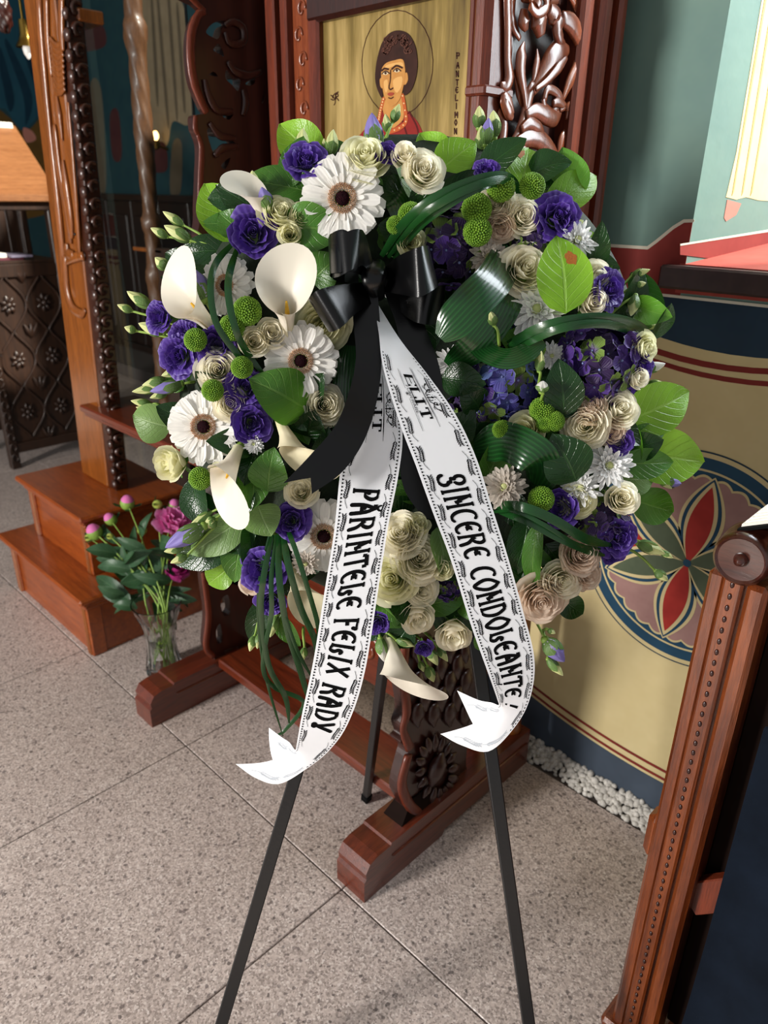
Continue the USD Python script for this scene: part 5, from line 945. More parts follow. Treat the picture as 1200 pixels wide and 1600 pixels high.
for r in [('lis', 396, 365, 31, 'violet lisianthus at upper left above the large calla', -.05, .25), ('lis', 477, 252, 26, 'violet lisianthus at the top left of the largest gerbera', -.1, .7), ('lis', 338, 540, 25, 'violet lisianthus left of the two looping blades', 0, .1), ('lis', 384, 606, 26, 'violet lisianthus, upper of two beside the dark leaf', .1, .2), ('lis', 392, 661, 26, 'violet lisianthus, lower of two beside the dark leaf', .1, -.1),
          ('lis', 280, 556, 26, 'violet lisianthus at the far left edge', -.5, 0), ('lis', 250, 496, 20, 'violet lisianthus furthest left among green buds', -.7, .2), ('lis', 290, 524, 18, 'small violet lisianthus behind the pale calla', -.3, .2), ('lis', 455, 814, 24, 'violet lisianthus beside the half covered gerbera', -.1, 0), ('lis', 410, 890, 27, 'violet lisianthus behind the hanging blades at lower left', -.3, -.2), ('lis', 424, 938, 20, 'small violet lisianthus lowest behind the hanging blades', -.2, -.5),
          ('lis', 868, 340, 28, 'dark violet lisianthus at upper right', .3, .3), ('lis', 884, 344, 18, 'small violet lisianthus on the upper right rim', .5, .4), ('lis', 950, 452, 24, 'violet lisianthus at the right rim by the white rod', .8, .1), ('lis', 760, 268, 16, 'small violet bloom at the top under the tall buds', .1, .6), ('lis', 1002, 572, 18, 'violet bloom at the right rim below the arching blades', .9, 0),
          ('lis', 876, 794, 24, 'violet lisianthus beside the pale rose at lower right', -.4, 0), ('lis', 964, 838, 25, 'violet lisianthus at the lower right rim', .5, -.2), ('lis', 956, 864, 16, 'small violet bloom at the lower right blade ends', .3, -.6), ('lis', 968, 690, 16, 'small dark violet bloom under the right hand trio', .2, 0), ('lis', 590, 972, 16, 'violet bloom at the bottom beside the left ribbon', -.1, -.5), ('lis', 606, 240, 14, 'small violet bloom between the roses at the top', 0, .5), ('lis', 662, 1012, 12, 'small violet bloom under the wreath between ribbons', .1, -.7)]:
    fl(*r[:5], *r[5:], dw=.012)
for r in [('mum', 838, 484, 52, 'large white chrysanthemum right of the folded dark leaf', .1, .2), ('mum', 900, 376, 36, 'white chrysanthemum on the upper right rim behind a leaf', .5, .4), ('mum', 950, 728, 42, 'white chrysanthemum below the right hand rose trio', .3, .1), ('mum', 906, 766, 36, 'white chrysanthemum behind the pale lower right rose', .1, .6), ('dusky', 788, 762, 40, 'dusky white chrysanthemum beside the right ribbon', -.1, .2),
          ('dusky', 762, 402, 36, 'dusky chrysanthemum behind the dark hydrangea', .2, .2), ('mum', 700, 498, 28, 'white chrysanthemum under the right bow loop', -.2, 0), ('mum', 704, 566, 28, 'white chrysanthemum beside the top of the right ribbon', -.2, -.1), ('mum', 396, 694, 18, 'small white chrysanthemum below the violet pair', 0, 0), ('dusky', 478, 880, 24, 'dusky chrysanthemum below the half covered gerbera', -.2, -.4), ('mum', 548, 640, 18, 'small white chrysanthemum behind the black ribbon tail', 0, 0), ('mum', 862, 556, 24, 'white chrysanthemum between the two right hydrangeas', .1, 0)]:
    fl(*r[:5], *r[5:], dw=.008)
for i, (x, y, r, lab) in enumerate([(386, 486, 22, 'below the upper left gerbera'), (362, 512, 20, 'between the two looping blades'), (305, 531, 18, 'below the pale left calla'), (378, 574, 17, 'between looping blades and round cream rose'), (332, 610, 17, 'above the far left gerbera'), (312, 748, 18, 'under the far left rose'), (642, 337, 20, 'near the bow under the long looped blades'), (745, 326, 23, 'upper of two left of the cream pair'),
                       (746, 362, 22, 'lower of two left of the cream pair'), (783, 292, 22, 'under the loop at the top right'), (832, 290, 20, 'beside the brown spotted top leaf'), (756, 522, 23, 'beside the folded dark leaf'), (834, 545, 18, 'above the blue hydrangea'), (784, 671, 15, 'left of the yellowish rose'), (846, 640, 19, 'right of the blue hydrangea'), (866, 658, 16, 'left of the right hand trio'), (846, 780, 20, 'beside the lower right blades'), (852, 662, 14, 'just above the dark right leaf'), (618, 352, 14, 'nearest the right bow loop')]):
    fl('button', x, y, r, 'green button chrysanthemum ' + lab, dw=.028)
fl('hyd_dark', 706, 386, 62, 'dark purple hydrangea right of the black bow', .15, .2, dw=-.012); fl('hyd_purple', 934, 568, 64, 'purple and green hydrangea at the right under arching blades', .35, .1, dw=-.005); fl('hyd_blue', 790, 600, 62, 'blue and violet hydrangea in the middle right', -.1, .0, dw=-.01)
fl('hyd_dark', 930, 812, 48, 'dark hydrangea at the lower right rim', .3, -.2, dw=-.015); fl('hyd_dark', 832, 378, 34, 'small dark hydrangea under the upper right roses', .2, .2, dw=-.005); fl('hyd_purple', 700, 912, 26, 'green and purple hydrangea petals beside the right ribbon', .0, 0, dw=-.012); fl('hyd_dark', 745, 640, 44, 'shaded dark hydrangea left of the blue one', -.2, 0, dw=-.02)
fl('lilac', 794, 512, 16, 'small lilac bud left of the white chrysanthemum', -.2, -.2)
# ---------------------------------------------------------------- bud sprigs
bg = np.random.default_rng(5)
def sprig(label, base, tips, w0=.02, m=None, w1=None):
    t = thing('bud_sprig', label, 'bud sprig', 'green lisianthus bud sprigs in the wreath'); b = wr(*base, w0)
    for (bx, by), (tx, ty), wd in tips:                         # bud base, bud tip, bud width (photo pixels)
        w = (w1 if w1 is not None else w0+.012); p0, p1 = wr(bx, by, w), wr(tx, ty, w+.006); mid = (b+p0)/2 + WN*.008 + WY*.004
        obj('stem', tube([b, mid, p0], [.0022, .0019, .0017], 6, n=9), F_STEM, t, True)
        bud_mesh(np.linalg.norm(p1-p0), wd/FPX*.55, m or F_BUD, t, p0, p1-p0, bg)
sprig('three green buds reaching left above the spotted dark leaf', (352, 400), [((286, 352), (254, 330), 13), ((298, 376), (256, 352), 20), ((262, 370), (235, 356), 13)], .02)
sprig('two long green buds furthest left over the post', (320, 530), [((236, 480), (198, 455), 19), ((206, 486), (183, 476), 12)], .02); sprig('two green buds just below the furthest left pair', (312, 548), [((256, 521), (216, 505), 20), ((212, 517), (194, 511), 12)], .02)
sprig('single green bud on a stem above the pale left calla', (330, 500), [((262, 420), (242, 402), 18), ], .04); sprig('green bud lying over the pale left calla', (345, 520), [((302, 482), (286, 460), 17)], .06)
sprig('cluster of three green buds left of the far left gerbera', (290, 610), [((262, 596), (222, 602), 19), ((246, 606), (206, 612), 14), ((262, 612), (234, 622), 13)], .02); sprig('two pale green buds beside the sage leaf', (262, 640), [((236, 632), (204, 626), 13), ((232, 640), (212, 636), 9)], .01); sprig('green bud under the lilac bloom at far left', (300, 590), [((282, 578), (252, 587), 15)], .03)
sprig('tall green bud in front of the bright leaf at top left', (472, 330), [((470, 244), (474, 200), 22)], .03); sprig('green bud at the top left of the icon panel', (508, 290), [((516, 242), (521, 202), 20), ((508, 232), (506, 216), 8)], .03); sprig('green bud over the upper left calla', (406, 330), [((398, 296), (394, 266), 16)], .06)
sprig('two green buds in front of the painted saint', (596, 250), [((606, 206), (602, 178), 14), ((614, 190), (624, 162), 14)], .02, w1=.02); sprig('cluster of tall pale buds before the carved panel', (752, 272), [((748, 200), (749, 165), 19), ((756, 236), (752, 196), 24), ((772, 215), (771, 172), 22), ((764, 210), (766, 188), 12)], .01)
sprig('two dry green bud stems reaching out at the right rim', (930, 500), [((988, 430), (1016, 421), 11), ((990, 446), (1010, 442), 11)], .05); sprig('drooping green bud at the right rim by the white rod', (940, 505), [((993, 462), (986, 494), 17)], .06); sprig('green bud pointing right below the arching blades end', (985, 520), [((1004, 511), (1030, 509), 11)], .02)
sprig('pale bud pointing right from the rim below the hydrangea', (985, 590), [((1008, 578), (1040, 568), 16)], .02, F_BUDW); sprig('slim green bud right of the hydrangea bottom', (990, 610), [((1012, 600), (1038, 598), 11)], .02); sprig('green bud beside the white chrysanthemum edge at upper right', (880, 370), [((890, 362), (912, 344), 16)], .05)
sprig('small green bud beside the button left of the chrysanthemum', (780, 540), [((772, 508), (766, 486), 14)], .09); sprig('slim green bud between the two right hydrangeas', (842, 600), [((842, 580), (846, 548), 13)], .1); sprig('round white bud at the right edge of the blue hydrangea', (846, 625), [((846, 612), (849, 595), 18)], .11, F_BUDW)
sprig('cluster of green buds around the lower left lilac bud', (378, 790), [((338, 812), (318, 822), 20), ((316, 826), (300, 842), 17), ((286, 856), (256, 862), 13), ((292, 868), (266, 880), 13), ((330, 800), (296, 822), 13)], .06); sprig('two green buds hanging left of the long blades', (420, 920), [((398, 994), (390, 1018), 14), ((405, 992), (402, 1014), 13)], .02)
sprig('green bud hanging among the long blades', (440, 930), [((432, 962), (422, 996), 17)], .02); sprig('white tipped bud at the ends of the long blades', (474, 980), [((476, 1012), (472, 1034), 12)], .02)
sprig('green bud pointing right below the roses between ribbons', (596, 985), [((620, 1000), (648, 1010), 13)], .03); sprig('three green buds hanging below the roses between ribbons', (640, 985), [((668, 1012), (684, 1040), 17), ((656, 1034), (662, 1050), 10), ((668, 1042), (678, 1066), 16)], .02); sprig('green bud touching the right ribbon edge below the roses', (660, 985), [((684, 1012), (700, 1034), 13)], .01)
sprig('white bud hanging beside the left printed ribbon', (592, 990), [((594, 998), (600, 1034), 20)], .03, F_BUDW); sprig('two pale green buds reaching right over the painted medallion', (955, 835), [((996, 848), (1040, 866), 20), ((1032, 862), (1052, 872), 10)], .03); sprig('thin stemmed green bud lowest over the painted medallion', (965, 848), [((1024, 892), (1044, 908), 15)], .03)
sprig('pale green bud below the hanging lilac bud at right', (848, 985), [((856, 1030), (880, 1056), 16), ((856, 984), (868, 990), 9)], .01); sprig('green bud at the far right under the big leaves', (1010, 745), [((1030, 748), (1050, 764), 12)], .02); sprig('tiny green bud at the right edge of the lisianthus rim', (945, 500), [((950, 480), (956, 468), 12)], .06)

for lab, base, b0, t0, wd, w in [('lilac bud on the left above the pale calla', (340, 500), (320, 468), (296, 416), 31, .09), ('small lilac bud beside the upper left rose', (425, 345), (419, 326), (409, 292), 21, .10), ('pale lilac bloom at the far left edge', (330, 556), (304, 547), (254, 530), 30, .06), ('tall lilac bud in front of the red robed icon', (588, 268), (586, 238), (581, 176), 29, .05),
        ('lilac bud at lower left pointing to the peonies', (345, 808), (318, 822), (258, 856), 30, .08), ('lilac bud hanging below the wreath beside the right ribbon', (838, 972), (852, 1000), (882, 1034), 32, .02), ('small lilac bud tip at the far right under leaves', (1015, 748), (1038, 752), (1065, 756), 18, .03), ('lilac bud in the tall cluster before the carved panel', (756, 260), (758, 226), (764, 184), 20, .03), ('pale lilac bud at the far left above the sage leaf', (310, 596), (284, 600), (234, 612), 19, .05)]:
    t = thing('lisianthus', lab, 'flower', 'lilac lisianthus buds in the wreath'); p0, p1 = wr(*b0, w), wr(*t0, w+.008)
    obj('stem', tube([wr(*base, w-.01), (wr(*base, w-.01)+p0)/2+WN*.004, p0], [.0022, .0018], 6, n=8), F_STEM, t, True); bud_mesh(np.linalg.norm(p1-p0), wd/FPX*.55, F_LISL, t, p0, p1-p0, bg, 2.6)

# ================================================================ easel (black square tube)
ea = thing('easel', 'black metal three-legged display easel under the wreath', 'easel')
def toground(p, q): p, q = np.asarray(p), np.asarray(q); d = q-p; return p+d*(p[2]/(p[2]-q[2]))
apex = wr(655, 440, -.05)
for (x0, y0), (x1, y1) in (((461, 1215), (346, 1600)), ((766, 1170), (826, 1600))):
    a, b = wr(x0, y0, -.02), wr(x1, y1, -.02); top = a + (a-b)/np.linalg.norm(a-b)*.72; g = toground(a, b); d = (g-top)/np.linalg.norm(g-top)
    obj('leg', beam(top, g-d*.006, .019, .019, up=WN, c=.0015), M_BLACK, ea); obj('leg_cap', beam(g-d*.03, g-d*.004, .022, .022, up=WN), M_INK, ea)
g = np.array([-.945, .922, .004]); tp_ = on(606, 985, 1, .74); dirr = (tp_-g)/np.linalg.norm(tp_-g); tp_ = g+dirr*1.05
obj('leg', beam(tp_, g, .016, .016, up=(1, 0, 0), c=.0015), M_BLACK, ea); obj('leg_cap', beam(g+dirr*.03, g, .02, .02, up=(1, 0, 0)), M_INK, ea)
obj('crossbar', beam(wr(560, 900, -.045), wr(745, 890, -.045), .019, .012, up=WN), M_BLACK, ea); obj('hook', tube([wr(640, 520, -.04), wr(640, 500, 0), wr(640, 480, -.04)], .006, 8, n=10), M_BLACK, ea, True)
rod_ = thing('white_rod', 'thin white rod sticking out behind the right rim of the wreath', 'rod'); obj('shaft', tube([wr(910, 375, .0), wr(958, 448, .012), wr(982, 484, .02)], [.0012, .0028, .0052], 8, n=12), M_PAPER, rod_, True)

# ================================================================ black satin bow
bow = thing('bow', 'black satin ribbon bow with four loops and long tails on the wreath', 'bow')
def band3(A_, B_, n=40, endcut=0.0, k=17, arch=0.0):
    """ribbon between two photo-traced edges ((px, py, w) lists)"""
    a = cr([wr(*p) for p in A_], n); b = cr([wr(*p) for p in B_], n); u = np.linspace(0, 1, k)[None, :, None]
    if endcut: # swallowtail: pull the middle of the last stretch back
        L = np.linspace(0, 1, n); P = np.zeros((n, k, 3))
        for j, uu in enumerate(np.linspace(0, 1, k)):
            e = 1-endcut*(1-abs(2*uu-1)); s = L*e; P[:, j] = np.stack([np.interp(s, L, (a*(1-uu)+b*uu)[:, c]) for c in range(3)], 1)
        return P
    return a[:, None]*(1-u) + b[:, None]*u
def two(P, t=.0006):
    du = np.gradient(P, axis=0); dv = np.gradient(P, axis=1); nn = np.cross(du, dv); nn /= np.linalg.norm(nn, axis=2, keepdims=True)+1e-12
    return cat([grid(P), grid((P-nn*t)[:, ::-1])])
def loopm(A_, B_): return two(band3(A_, B_, 48))
# each loop: edges run from the knot out over the front, round the end and back underneath
obj('loop', loopm([(598, 430, .115), (575, 400, .14), (545, 363, .17), (527, 360, .165), (513, 372, .14), (520, 392, .11), (560, 420, .10)], [(585, 450, .12), (568, 432, .14), (545, 424, .17), (530, 426, .175), (516, 428, .15), (522, 436, .12), (560, 446, .10)]), M_SATIN, bow, True)
obj('loop', loopm([(590, 440, .12), (572, 370, .15), (560, 358, .17), (540, 362, .175), (524, 363, .165), (515, 372, .14), (540, 410, .10)], [(600, 455, .12), (571, 418, .15), (558, 418, .17), (545, 424, .18), (530, 432, .17), (520, 436, .14), (545, 446, .10)]), M_SATIN, bow, True)
obj('loop', loopm([(580, 440, .12), (530, 445, .16), (500, 452, .18), (486, 462, .17), (484, 470, .14), (510, 470, .11), (575, 456, .10)], [(590, 468, .12), (556, 490, .16), (535, 510, .18), (520, 518, .17), (514, 516, .14), (535, 500, .11), (580, 470, .10)]), M_SATIN, bow, True)
obj('loop', loopm([(596, 424, .12), (620, 402, .15), (650, 388, .18), (664, 384, .17), (668, 388, .14), (640, 404, .11), (600, 430, .10)], [(596, 455, .12), (625, 460, .15), (655, 464, .18), (678, 452, .17), (682, 446, .14), (650, 452, .11), (600, 456, .10)]), M_SATIN, bow, True)
obj('loop', loopm([(600, 445, .10), (635, 462, .115), (665, 455, .13), (688, 446, .12), (694, 448, .10), (660, 462, .07), (604, 450, .07)], [(600, 462, .10), (635, 495, .115), (658, 506, .13), (680, 507, .12), (686, 504, .10), (650, 496, .07), (604, 466, .07)]), M_SATIN, bow, True)
kp = cr([wr(590, 410, .12), wr(584, 436, .15), wr(592, 466, .12)], 8); obj('knot', tube(kp, [.009, .014, .015, .011, .008], 16, n=None, flat=.5, up=WN), M_SATIN, bow, True)
tailP = band3([(551, 455, .13), (552, 500, .135), (556, 560, .14), (546, 610, .15), (524, 665, .165), (484, 712, .175), (443, 755, .18)], [(590, 455, .13), (594, 510, .135), (596, 570, .14), (588, 630, .15), (568, 690, .165), (534, 738, .175), (487, 772, .18)], 60, .075)
obj('tail', two(tailP), M_SATIN, bow, True)
obj('tail', two(band3([(600, 455, .11), (622, 520, .115), (628, 600, .115), (624, 690, .10), (630, 760, .095), (660, 808, .09)], [(640, 455, .11), (668, 520, .11), (690, 590, .11), (694, 680, .10), (706, 760, .09), (716, 820, .085)], 40)), M_SATIN, bow, True)

# ================================================================ the two printed ribbons
class Rib:
    def __init__(s, A_, B_, tailA, tailB, n=140):
        """edges from the knot to the curl (A left, B right), then the tail behind; arc length in metres along s"""
        a, b = cr([wr(*p) for p in A_+tailA], n), cr([wr(*p) for p in B_+tailB], n)
        c = (a+b)/2; s.L = np.concatenate([[0], np.cumsum(np.linalg.norm(np.diff(c, axis=0), axis=1))]); s.a, s.b = a, b
        s.len = s.L[-1]
    def P(s, x, t, off=0.0):
        x = np.asarray(x, float); t = np.asarray(t, float); f = lambda q, x: np.stack([np.interp(x, s.L, q[:, k]) for k in range(3)], -1)
        a, b = f(s.a, x), f(s.b, x); p = a*(1-t[..., None])+b*t[..., None]
        if np.any(off):
            e = .004; d1 = f(s.a, x+e)*(1-t[..., None])+f(s.b, x+e)*t[..., None] - f(s.a, x-e)*(1-t[..., None])-f(s.b, x-e)*t[..., None]
            nn = np.cross(a-b, d1); nn /= np.linalg.norm(nn, axis=-1, keepdims=True)+1e-12
            p = p + nn*(np.asarray(off)[..., None] if np.ndim(off) else off)
        return p
    def s_at(s, py):
        x = np.linspace(0, s.len, 400); p = s.P(x, np.full(400, .5))-EYE; y = 800-FPX*(p @ CU)/(p @ CF); return float(x[np.argmin(np.abs(y-py) + (x > s.len-.08)*1e4)])
    def sheet(s, n=150, k=13, cut=.035):
        P = np.zeros((n, k, 3))
        for j, u in enumerate(np.linspace(0, 1, k)):
            x = np.linspace(0, s.len-cut*(1-abs(2*u-1)), n); P[:, j] = s.P(x, np.full(n, u))
        return P
    def stamp(s, poly, wid, off=.0005):
        """poly in metres: x along the ribbon, y across (0..wid from the left edge) -> thin print on the ribbon"""
        out = []
        for g in getattr(poly, 'geoms', [poly]):
            if g.area < 1e-9: continue
            v, f = trimesh.creation.triangulate_polygon(g.segmentize(.006), engine='earcut'); v = np.asarray(v)
            m3 = trimesh.Trimesh(np.column_stack([v, np.zeros(len(v))]), f, process=False)
            if m3.area_faces.max() > 3e-5: m3 = m3.subdivide_to_size(.012)
            P = s.P(m3.vertices[:, 0], m3.vertices[:, 1]/wid, off); q = trimesh.Trimesh(P, m3.faces, process=False); out.append(q)
        return cat(out)
def arcp(cx, cy, rx, ry, a0, a1, n=12): return [(cx+rx*math.cos(math.radians(a)), cy+ry*math.sin(math.radians(a))) for a in np.linspace(a0, a1, n)]
G = {'S': (.62, [arcp(.34, .78, .22, .2, -60, 250, 14)+[(.2, .5), (.4, .42)]+arcp(.25, .2, .28, .2, 60, -150, 10)+[(-.02, .16)]]), 'I': (.34, [[(.15, 0), (.15, 1)]]), 'N': (.66, [[(.1, 0), (.1, 1)], [(.1, .92), (.28, .5), (.54, .42)], [(.54, 0), (.54, 1)], [(.3, .62), (.34, .34)]]),
     'C': (.6, [arcp(.42, .5, .34, .48, 62, 298, 16)]), 'E': (.6, [arcp(.4, .5, .32, .48, 62, 298, 16), [(.1, .5), (.36, .54)], [(.36, .62), (.36, .44)]]), 'R': (.62, [[(.1, 0), (.1, 1)], [(.1, .98), (.42, .96), (.52, .78), (.4, .56), (.12, .5)], [(.28, .52), (.46, .3), (.54, 0)], [(.1, .5), (.3, .62)]]),
     'O': (.66, [[(.33, 1), (.1, .72), (.06, .45), (.2, .12), (.33, 0), (.5, .2), (.6, .52), (.52, .82), (.33, 1)]]), 'D': (.62, [[(.1, 0), (.1, 1)], [(.1, .02), (.36, .04), (.52, .3), (.54, .62), (.38, .92), (.24, .98)], [(.1, .98), (.3, .98)]]), 'L': (.56, [[(.12, 1), (.12, .06)], [(.12, .06), (.36, .0), (.46, .16), (.36, .36), (.42, .5), (.52, .44)]]),
     'A': (.62, [[(.1, 0), (.12, .5), (.3, .98)], [(.3, .98), (.46, .6), (.5, 0)], [(.12, .42), (.5, .42)], [(.1, .98), (.3, .98)], [(.3, .6), (.22, .42)]]), 'T': (.6, [[(.3, 0), (.3, .98)], [(.02, .94), (.58, .98)], [(.04, .94), (.02, .78)], [(.57, .98), (.58, .8)]]),
     'P': (.56, [[(.1, 0), (.1, 1)], [(.1, .98), (.4, .96), (.5, .74), (.36, .5), (.14, .48), (.2, .62)]]), 'F': (.52, [[(.1, 0), (.1, 1)], [(.1, .98), (.48, .96), (.48, .84)], [(.1, .54), (.36, .56)]]), 'X': (.6, [[(.06, 0), (.52, 1)], [(.06, 1), (.54, 0)]]), 'U': (.6, [[(.06, 1), (.26, .4), (.3, .1)], [(.52, 1), (.36, .4), (.24, .06)], arcp(.28, .08, .09, .09, 0, 360, 10)]), '!': (.3, [[(.15, .36), (.15, 1)], [(.15, -.02), (.15, .12)]])}
def glyph(ch, sw=.082):
    w, st_ = G[ch]; ps = []
    for s in st_:
        if len(s) == 2:
            ps.append(LineString(s).buffer(sw, cap_style='flat'))
            for e in s:
                if s[0][0] == s[1][0] and ch not in 'T!': ps.append(LineString([(e[0]-.11, e[1]), (e[0]+.13, e[1])]).buffer(.04, cap_style='flat'))
        else:
            c = cr(s, 40) if len(s) < 10 else np.array(s); n = len(c)
            for i in range(n-1):
                d = c[i+1]-c[i]; k = abs(d[1])/(np.hypot(*d)+1e-9); ps.append(LineString([c[i], c[i+1]]).buffer(.042+.052*k, quad_segs=3))
    return w, unary_union(ps).simplify(.006)
def words(txt, H, gap=.10, space=.42, cond=1.0):
    x = 0; out = []
    for ch in txt:
        if ch == ' ': x += space; continue
        acc = {'Ă': 'A', 'Ț': 'T'}.get(ch, ch); w, p = glyph(acc)
        if ch == 'Ă': p = unary_union([p, LineString(arcp(.3, 1.2, .13, .12, 180, 360, 8)).buffer(.045)])
        if ch == 'Ț': p = unary_union([p, Point(.3, -.12).buffer(.05), LineString([(.3, -.12), (.25, -.28)]).buffer(.035)])
        out.append(shapely.affinity.translate(p, x)); x += w*cond+gap
    return shapely.affinity.scale(unary_union(out), H, H, origin=(0, 0)), x*H
import shapely.affinity
def sprigpoly(L, flip=1):
    ps = [LineString(cr([(0, 0), (.3*L, .05*L*flip), (.7*L, -.03*L*flip), (L, .09*L*flip)], 16)).buffer(.00028)]
    for k in range(8):
        x = (.02+.085*k)*L
        for sg in (-1, 1): ps.append(shapely.affinity.rotate(shapely.affinity.scale(Point(0, 0).buffer(1, 6), .0022, .00075), (28 if sg > 0 else -28)+180, origin=(0, 0)).buffer(0) if 0 else shapely.affinity.translate(shapely.affinity.rotate(shapely.affinity.scale(Point(0, 0).buffer(1, 5), .0020, .0006), 180-32*sg, origin=(0, 0)), x-.001, sg*.0017+.03*L*flip*math.sin(k*.7)))
    return unary_union(ps)
def logo():
    """funeral house mark: name, line, small line of text and flourishes; x along, y up"""
    ps = []; x = 0
    for s_, w in (([[(0, 0), (0, 1)], [(0, 1), (.55, 1)], [(0, .5), (.4, .5)], [(0, 0), (.55, 0)], [(.55, 0), (.55, .2)], [(.55, 1), (.55, .8)]], .78), ([[(0, 0), (0, 1)], [(0, 0), (.5, 0)], [(.5, 0), (.5, .25)], [(-.12, 1), (.14, 1)]], .74), ([[(0, 0), (0, 1)], [(-.16, 0), (.16, 0)], [(-.16, 1), (.16, 1)]], .42), ([[(.3, 0), (.3, 1)], [(0, 1), (.6, 1)], [(0, 1), (0, .78)], [(.6, 1), (.6, .78)], [(.16, 0), (.44, 0)]], .7)):
        for q in s_: ps.append(shapely.affinity.translate(LineString(q).buffer(.085 if (q[0][0] == q[1][0] and abs(q[0][1]-q[1][1]) > .9) else .05, cap_style='square'), x))
        x += w
    H = .0115; KX = 1.85; name = shapely.affinity.scale(unary_union(ps), H*KX, H, origin=(0, 0)); W = x*H*KX
    ln = [LineString([(-.012, .0155), (W+.010, .0155)]).buffer(.00022), LineString([(-.008, -.0065), (W*.28, -.0065)]).buffer(.0002), LineString([(W*.5, -.0065), (W+.012, -.0065)]).buffer(.0002)]
    star = [LineString([(W*.39-.0022*math.cos(a), -.0068-.0022*math.sin(a)), (W*.39+.0022*math.cos(a), -.0068+.0022*math.sin(a))]).buffer(.00025) for a in np.linspace(0, PI, 5)[:-1]]
    fl2 = []
    c = W/2
    for sg in (-1, 1):
        sp = lambda q: [(c+sg*x_, y_) for x_, y_ in q]
        fl2.append(LineString(cr(sp([(.001, .019), (.005, .0185), (.008, .021), (.011, .025), (.008, .0262), (.0075, .0235), (.012, .021), (.016, .0225), (.019, .026)]), 40)).buffer(.00055))
        fl2.append(shapely.affinity.rotate(shapely.affinity.scale(Point(c+sg*.0185, .0255).buffer(1, 6), .0021, .0009), 40*sg)); fl2.append(Point(c+sg*.0105, .0258).buffer(.0014)); fl2.append(LineString(cr(sp([(.003, .019), (.0045, .0215), (.0035, .0235)]), 10)).buffer(.0004)); fl2.append(Point(c+sg*.0035, .0268).buffer(.0005))
        fl2.append(LineString(cr(sp([(.012, .021), (.014, .0195), (.0165, .020)]), 10)).buffer(.0004))
    fl2 += [LineString([(c, .0175), (c, .024)]).buffer(.0006), Polygon([(c-.0016, .0245), (c, .0222), (c+.0016, .0245), (c, .0278)]), LineString([(c-.002, .0292), (c+.002, .0292)]).buffer(.0002), LineString([(c, .0274), (c, .031)]).buffer(.0003)]
    sm = []
    tm = meshkit.text_mesh('FUNERARE', .0032); sc_ = W*.62/tm.bounds[1][0]; top = tm.vertices[:, 2] > tm.vertices[:, 2].mean()
    f = tm.faces[top[tm.faces].all(1)]; vv = tm.vertices*[sc_, 1, 1]
    return unary_union([name]+ln+star+fl2), (vv[:, :2]+[W*.2, -.0048], f), W
def build_ribbon(label, A_, B_, tA, tB, txt, ys, H, y_logo, y_txt, s0, s1):
    t = thing('condolence_ribbon', label, 'ribbon'); R = Rib(A_, B_, tA, tB)
    obj('band', two(R.sheet()), M_WHITE, t, True)
    wid = .071
    sw, L = words(txt, H); xa, xb = R.s_at(ys[0]), R.s_at(ys[1]); b_ = sw.bounds; po = shapely.affinity.translate(shapely.affinity.scale(sw, (xb-xa)/(b_[2]-b_[0]), 1, origin=(b_[0], 0)), xa-b_[0], y_txt); x_logo = R.s_at(ys[2]); s0, s1 = R.s_at(s0), R.s_at(s1)
    obj('lettering', R.stamp(po, wid), M_INK, t)
    lg, (fv, ff), W = logo(); obj('emblem', R.stamp(shapely.affinity.translate(lg, x_logo, y_logo), wid), M_INK, t)
    obj('small_lettering', trimesh.Trimesh(R.P(x_logo+fv[:, 0], (y_logo+fv[:, 1])/wid, .0005), ff, process=False), M_INK, t)
    tri, spr = [], []
    x = s0
    while x < s1:
        for y, sg in ((.0045, 1), (wid-.0045, -1)): tri.append(Polygon([(x-.0014, y-.0010*sg), (x+.0014, y-.0010*sg), (x, y+.0016*sg)]))
        x += .0040
    x = s0+.004
    while x < s1-.03:
        spr.append(shapely.affinity.translate(sprigpoly(.029, 1), x, .0105)); spr.append(shapely.affinity.translate(shapely.affinity.rotate(sprigpoly(.029, 1), 180, origin=(.0145, 0)), x+.012, wid-.0105)); x += .0365
    obj('border_dots', R.stamp(MultiPolygon(tri), wid), M_INK, t, kind='stuff'); obj('border_sprigs', R.stamp(unary_union(spr), wid), M_INK, t, kind='stuff')
    gh = []
    xg = R.len-.085
    for y in (.010, wid-.010): gh.append(shapely.affinity.translate(sprigpoly(.036), xg+.006, y)); gh.append(shapely.affinity.translate(sprigpoly(.03), xg+.036 if y < .02 else xg+.036, y))
    obj('show_through_print', R.stamp(unary_union(gh), wid, .0005), M_GHOST, t)
    return R, L
RL, L1 = build_ribbon('white printed ribbon, left of the two, naming the departed',
    [(560, 470, .105), (566, 540, .13), (562, 610, .145), (545, 680, .15), (532, 735, .15), (522, 830, .15), (506, 930, .145), (490, 1030, .14), (472, 1115, .13), (464, 1160, .118), (461, 1172, .108)],
    [(588, 470, .105), (606, 540, .125), (620, 610, .135), (629, 680, .14), (622, 745, .145), (607, 820, .15), (592, 915, .145), (570, 1050, .14), (545, 1128, .13), (515, 1172, .115), (478, 1202, .10)],
    [(452, 1160, .095), (440, 1152, .088), (420, 1137, .075)], [(436, 1225, .085), (400, 1216, .075), (368, 1194, .068)],
    'PĂRINTELE FELIX RADU', (763, 1142, 602), .031, .030, .0195, 560, 1195)
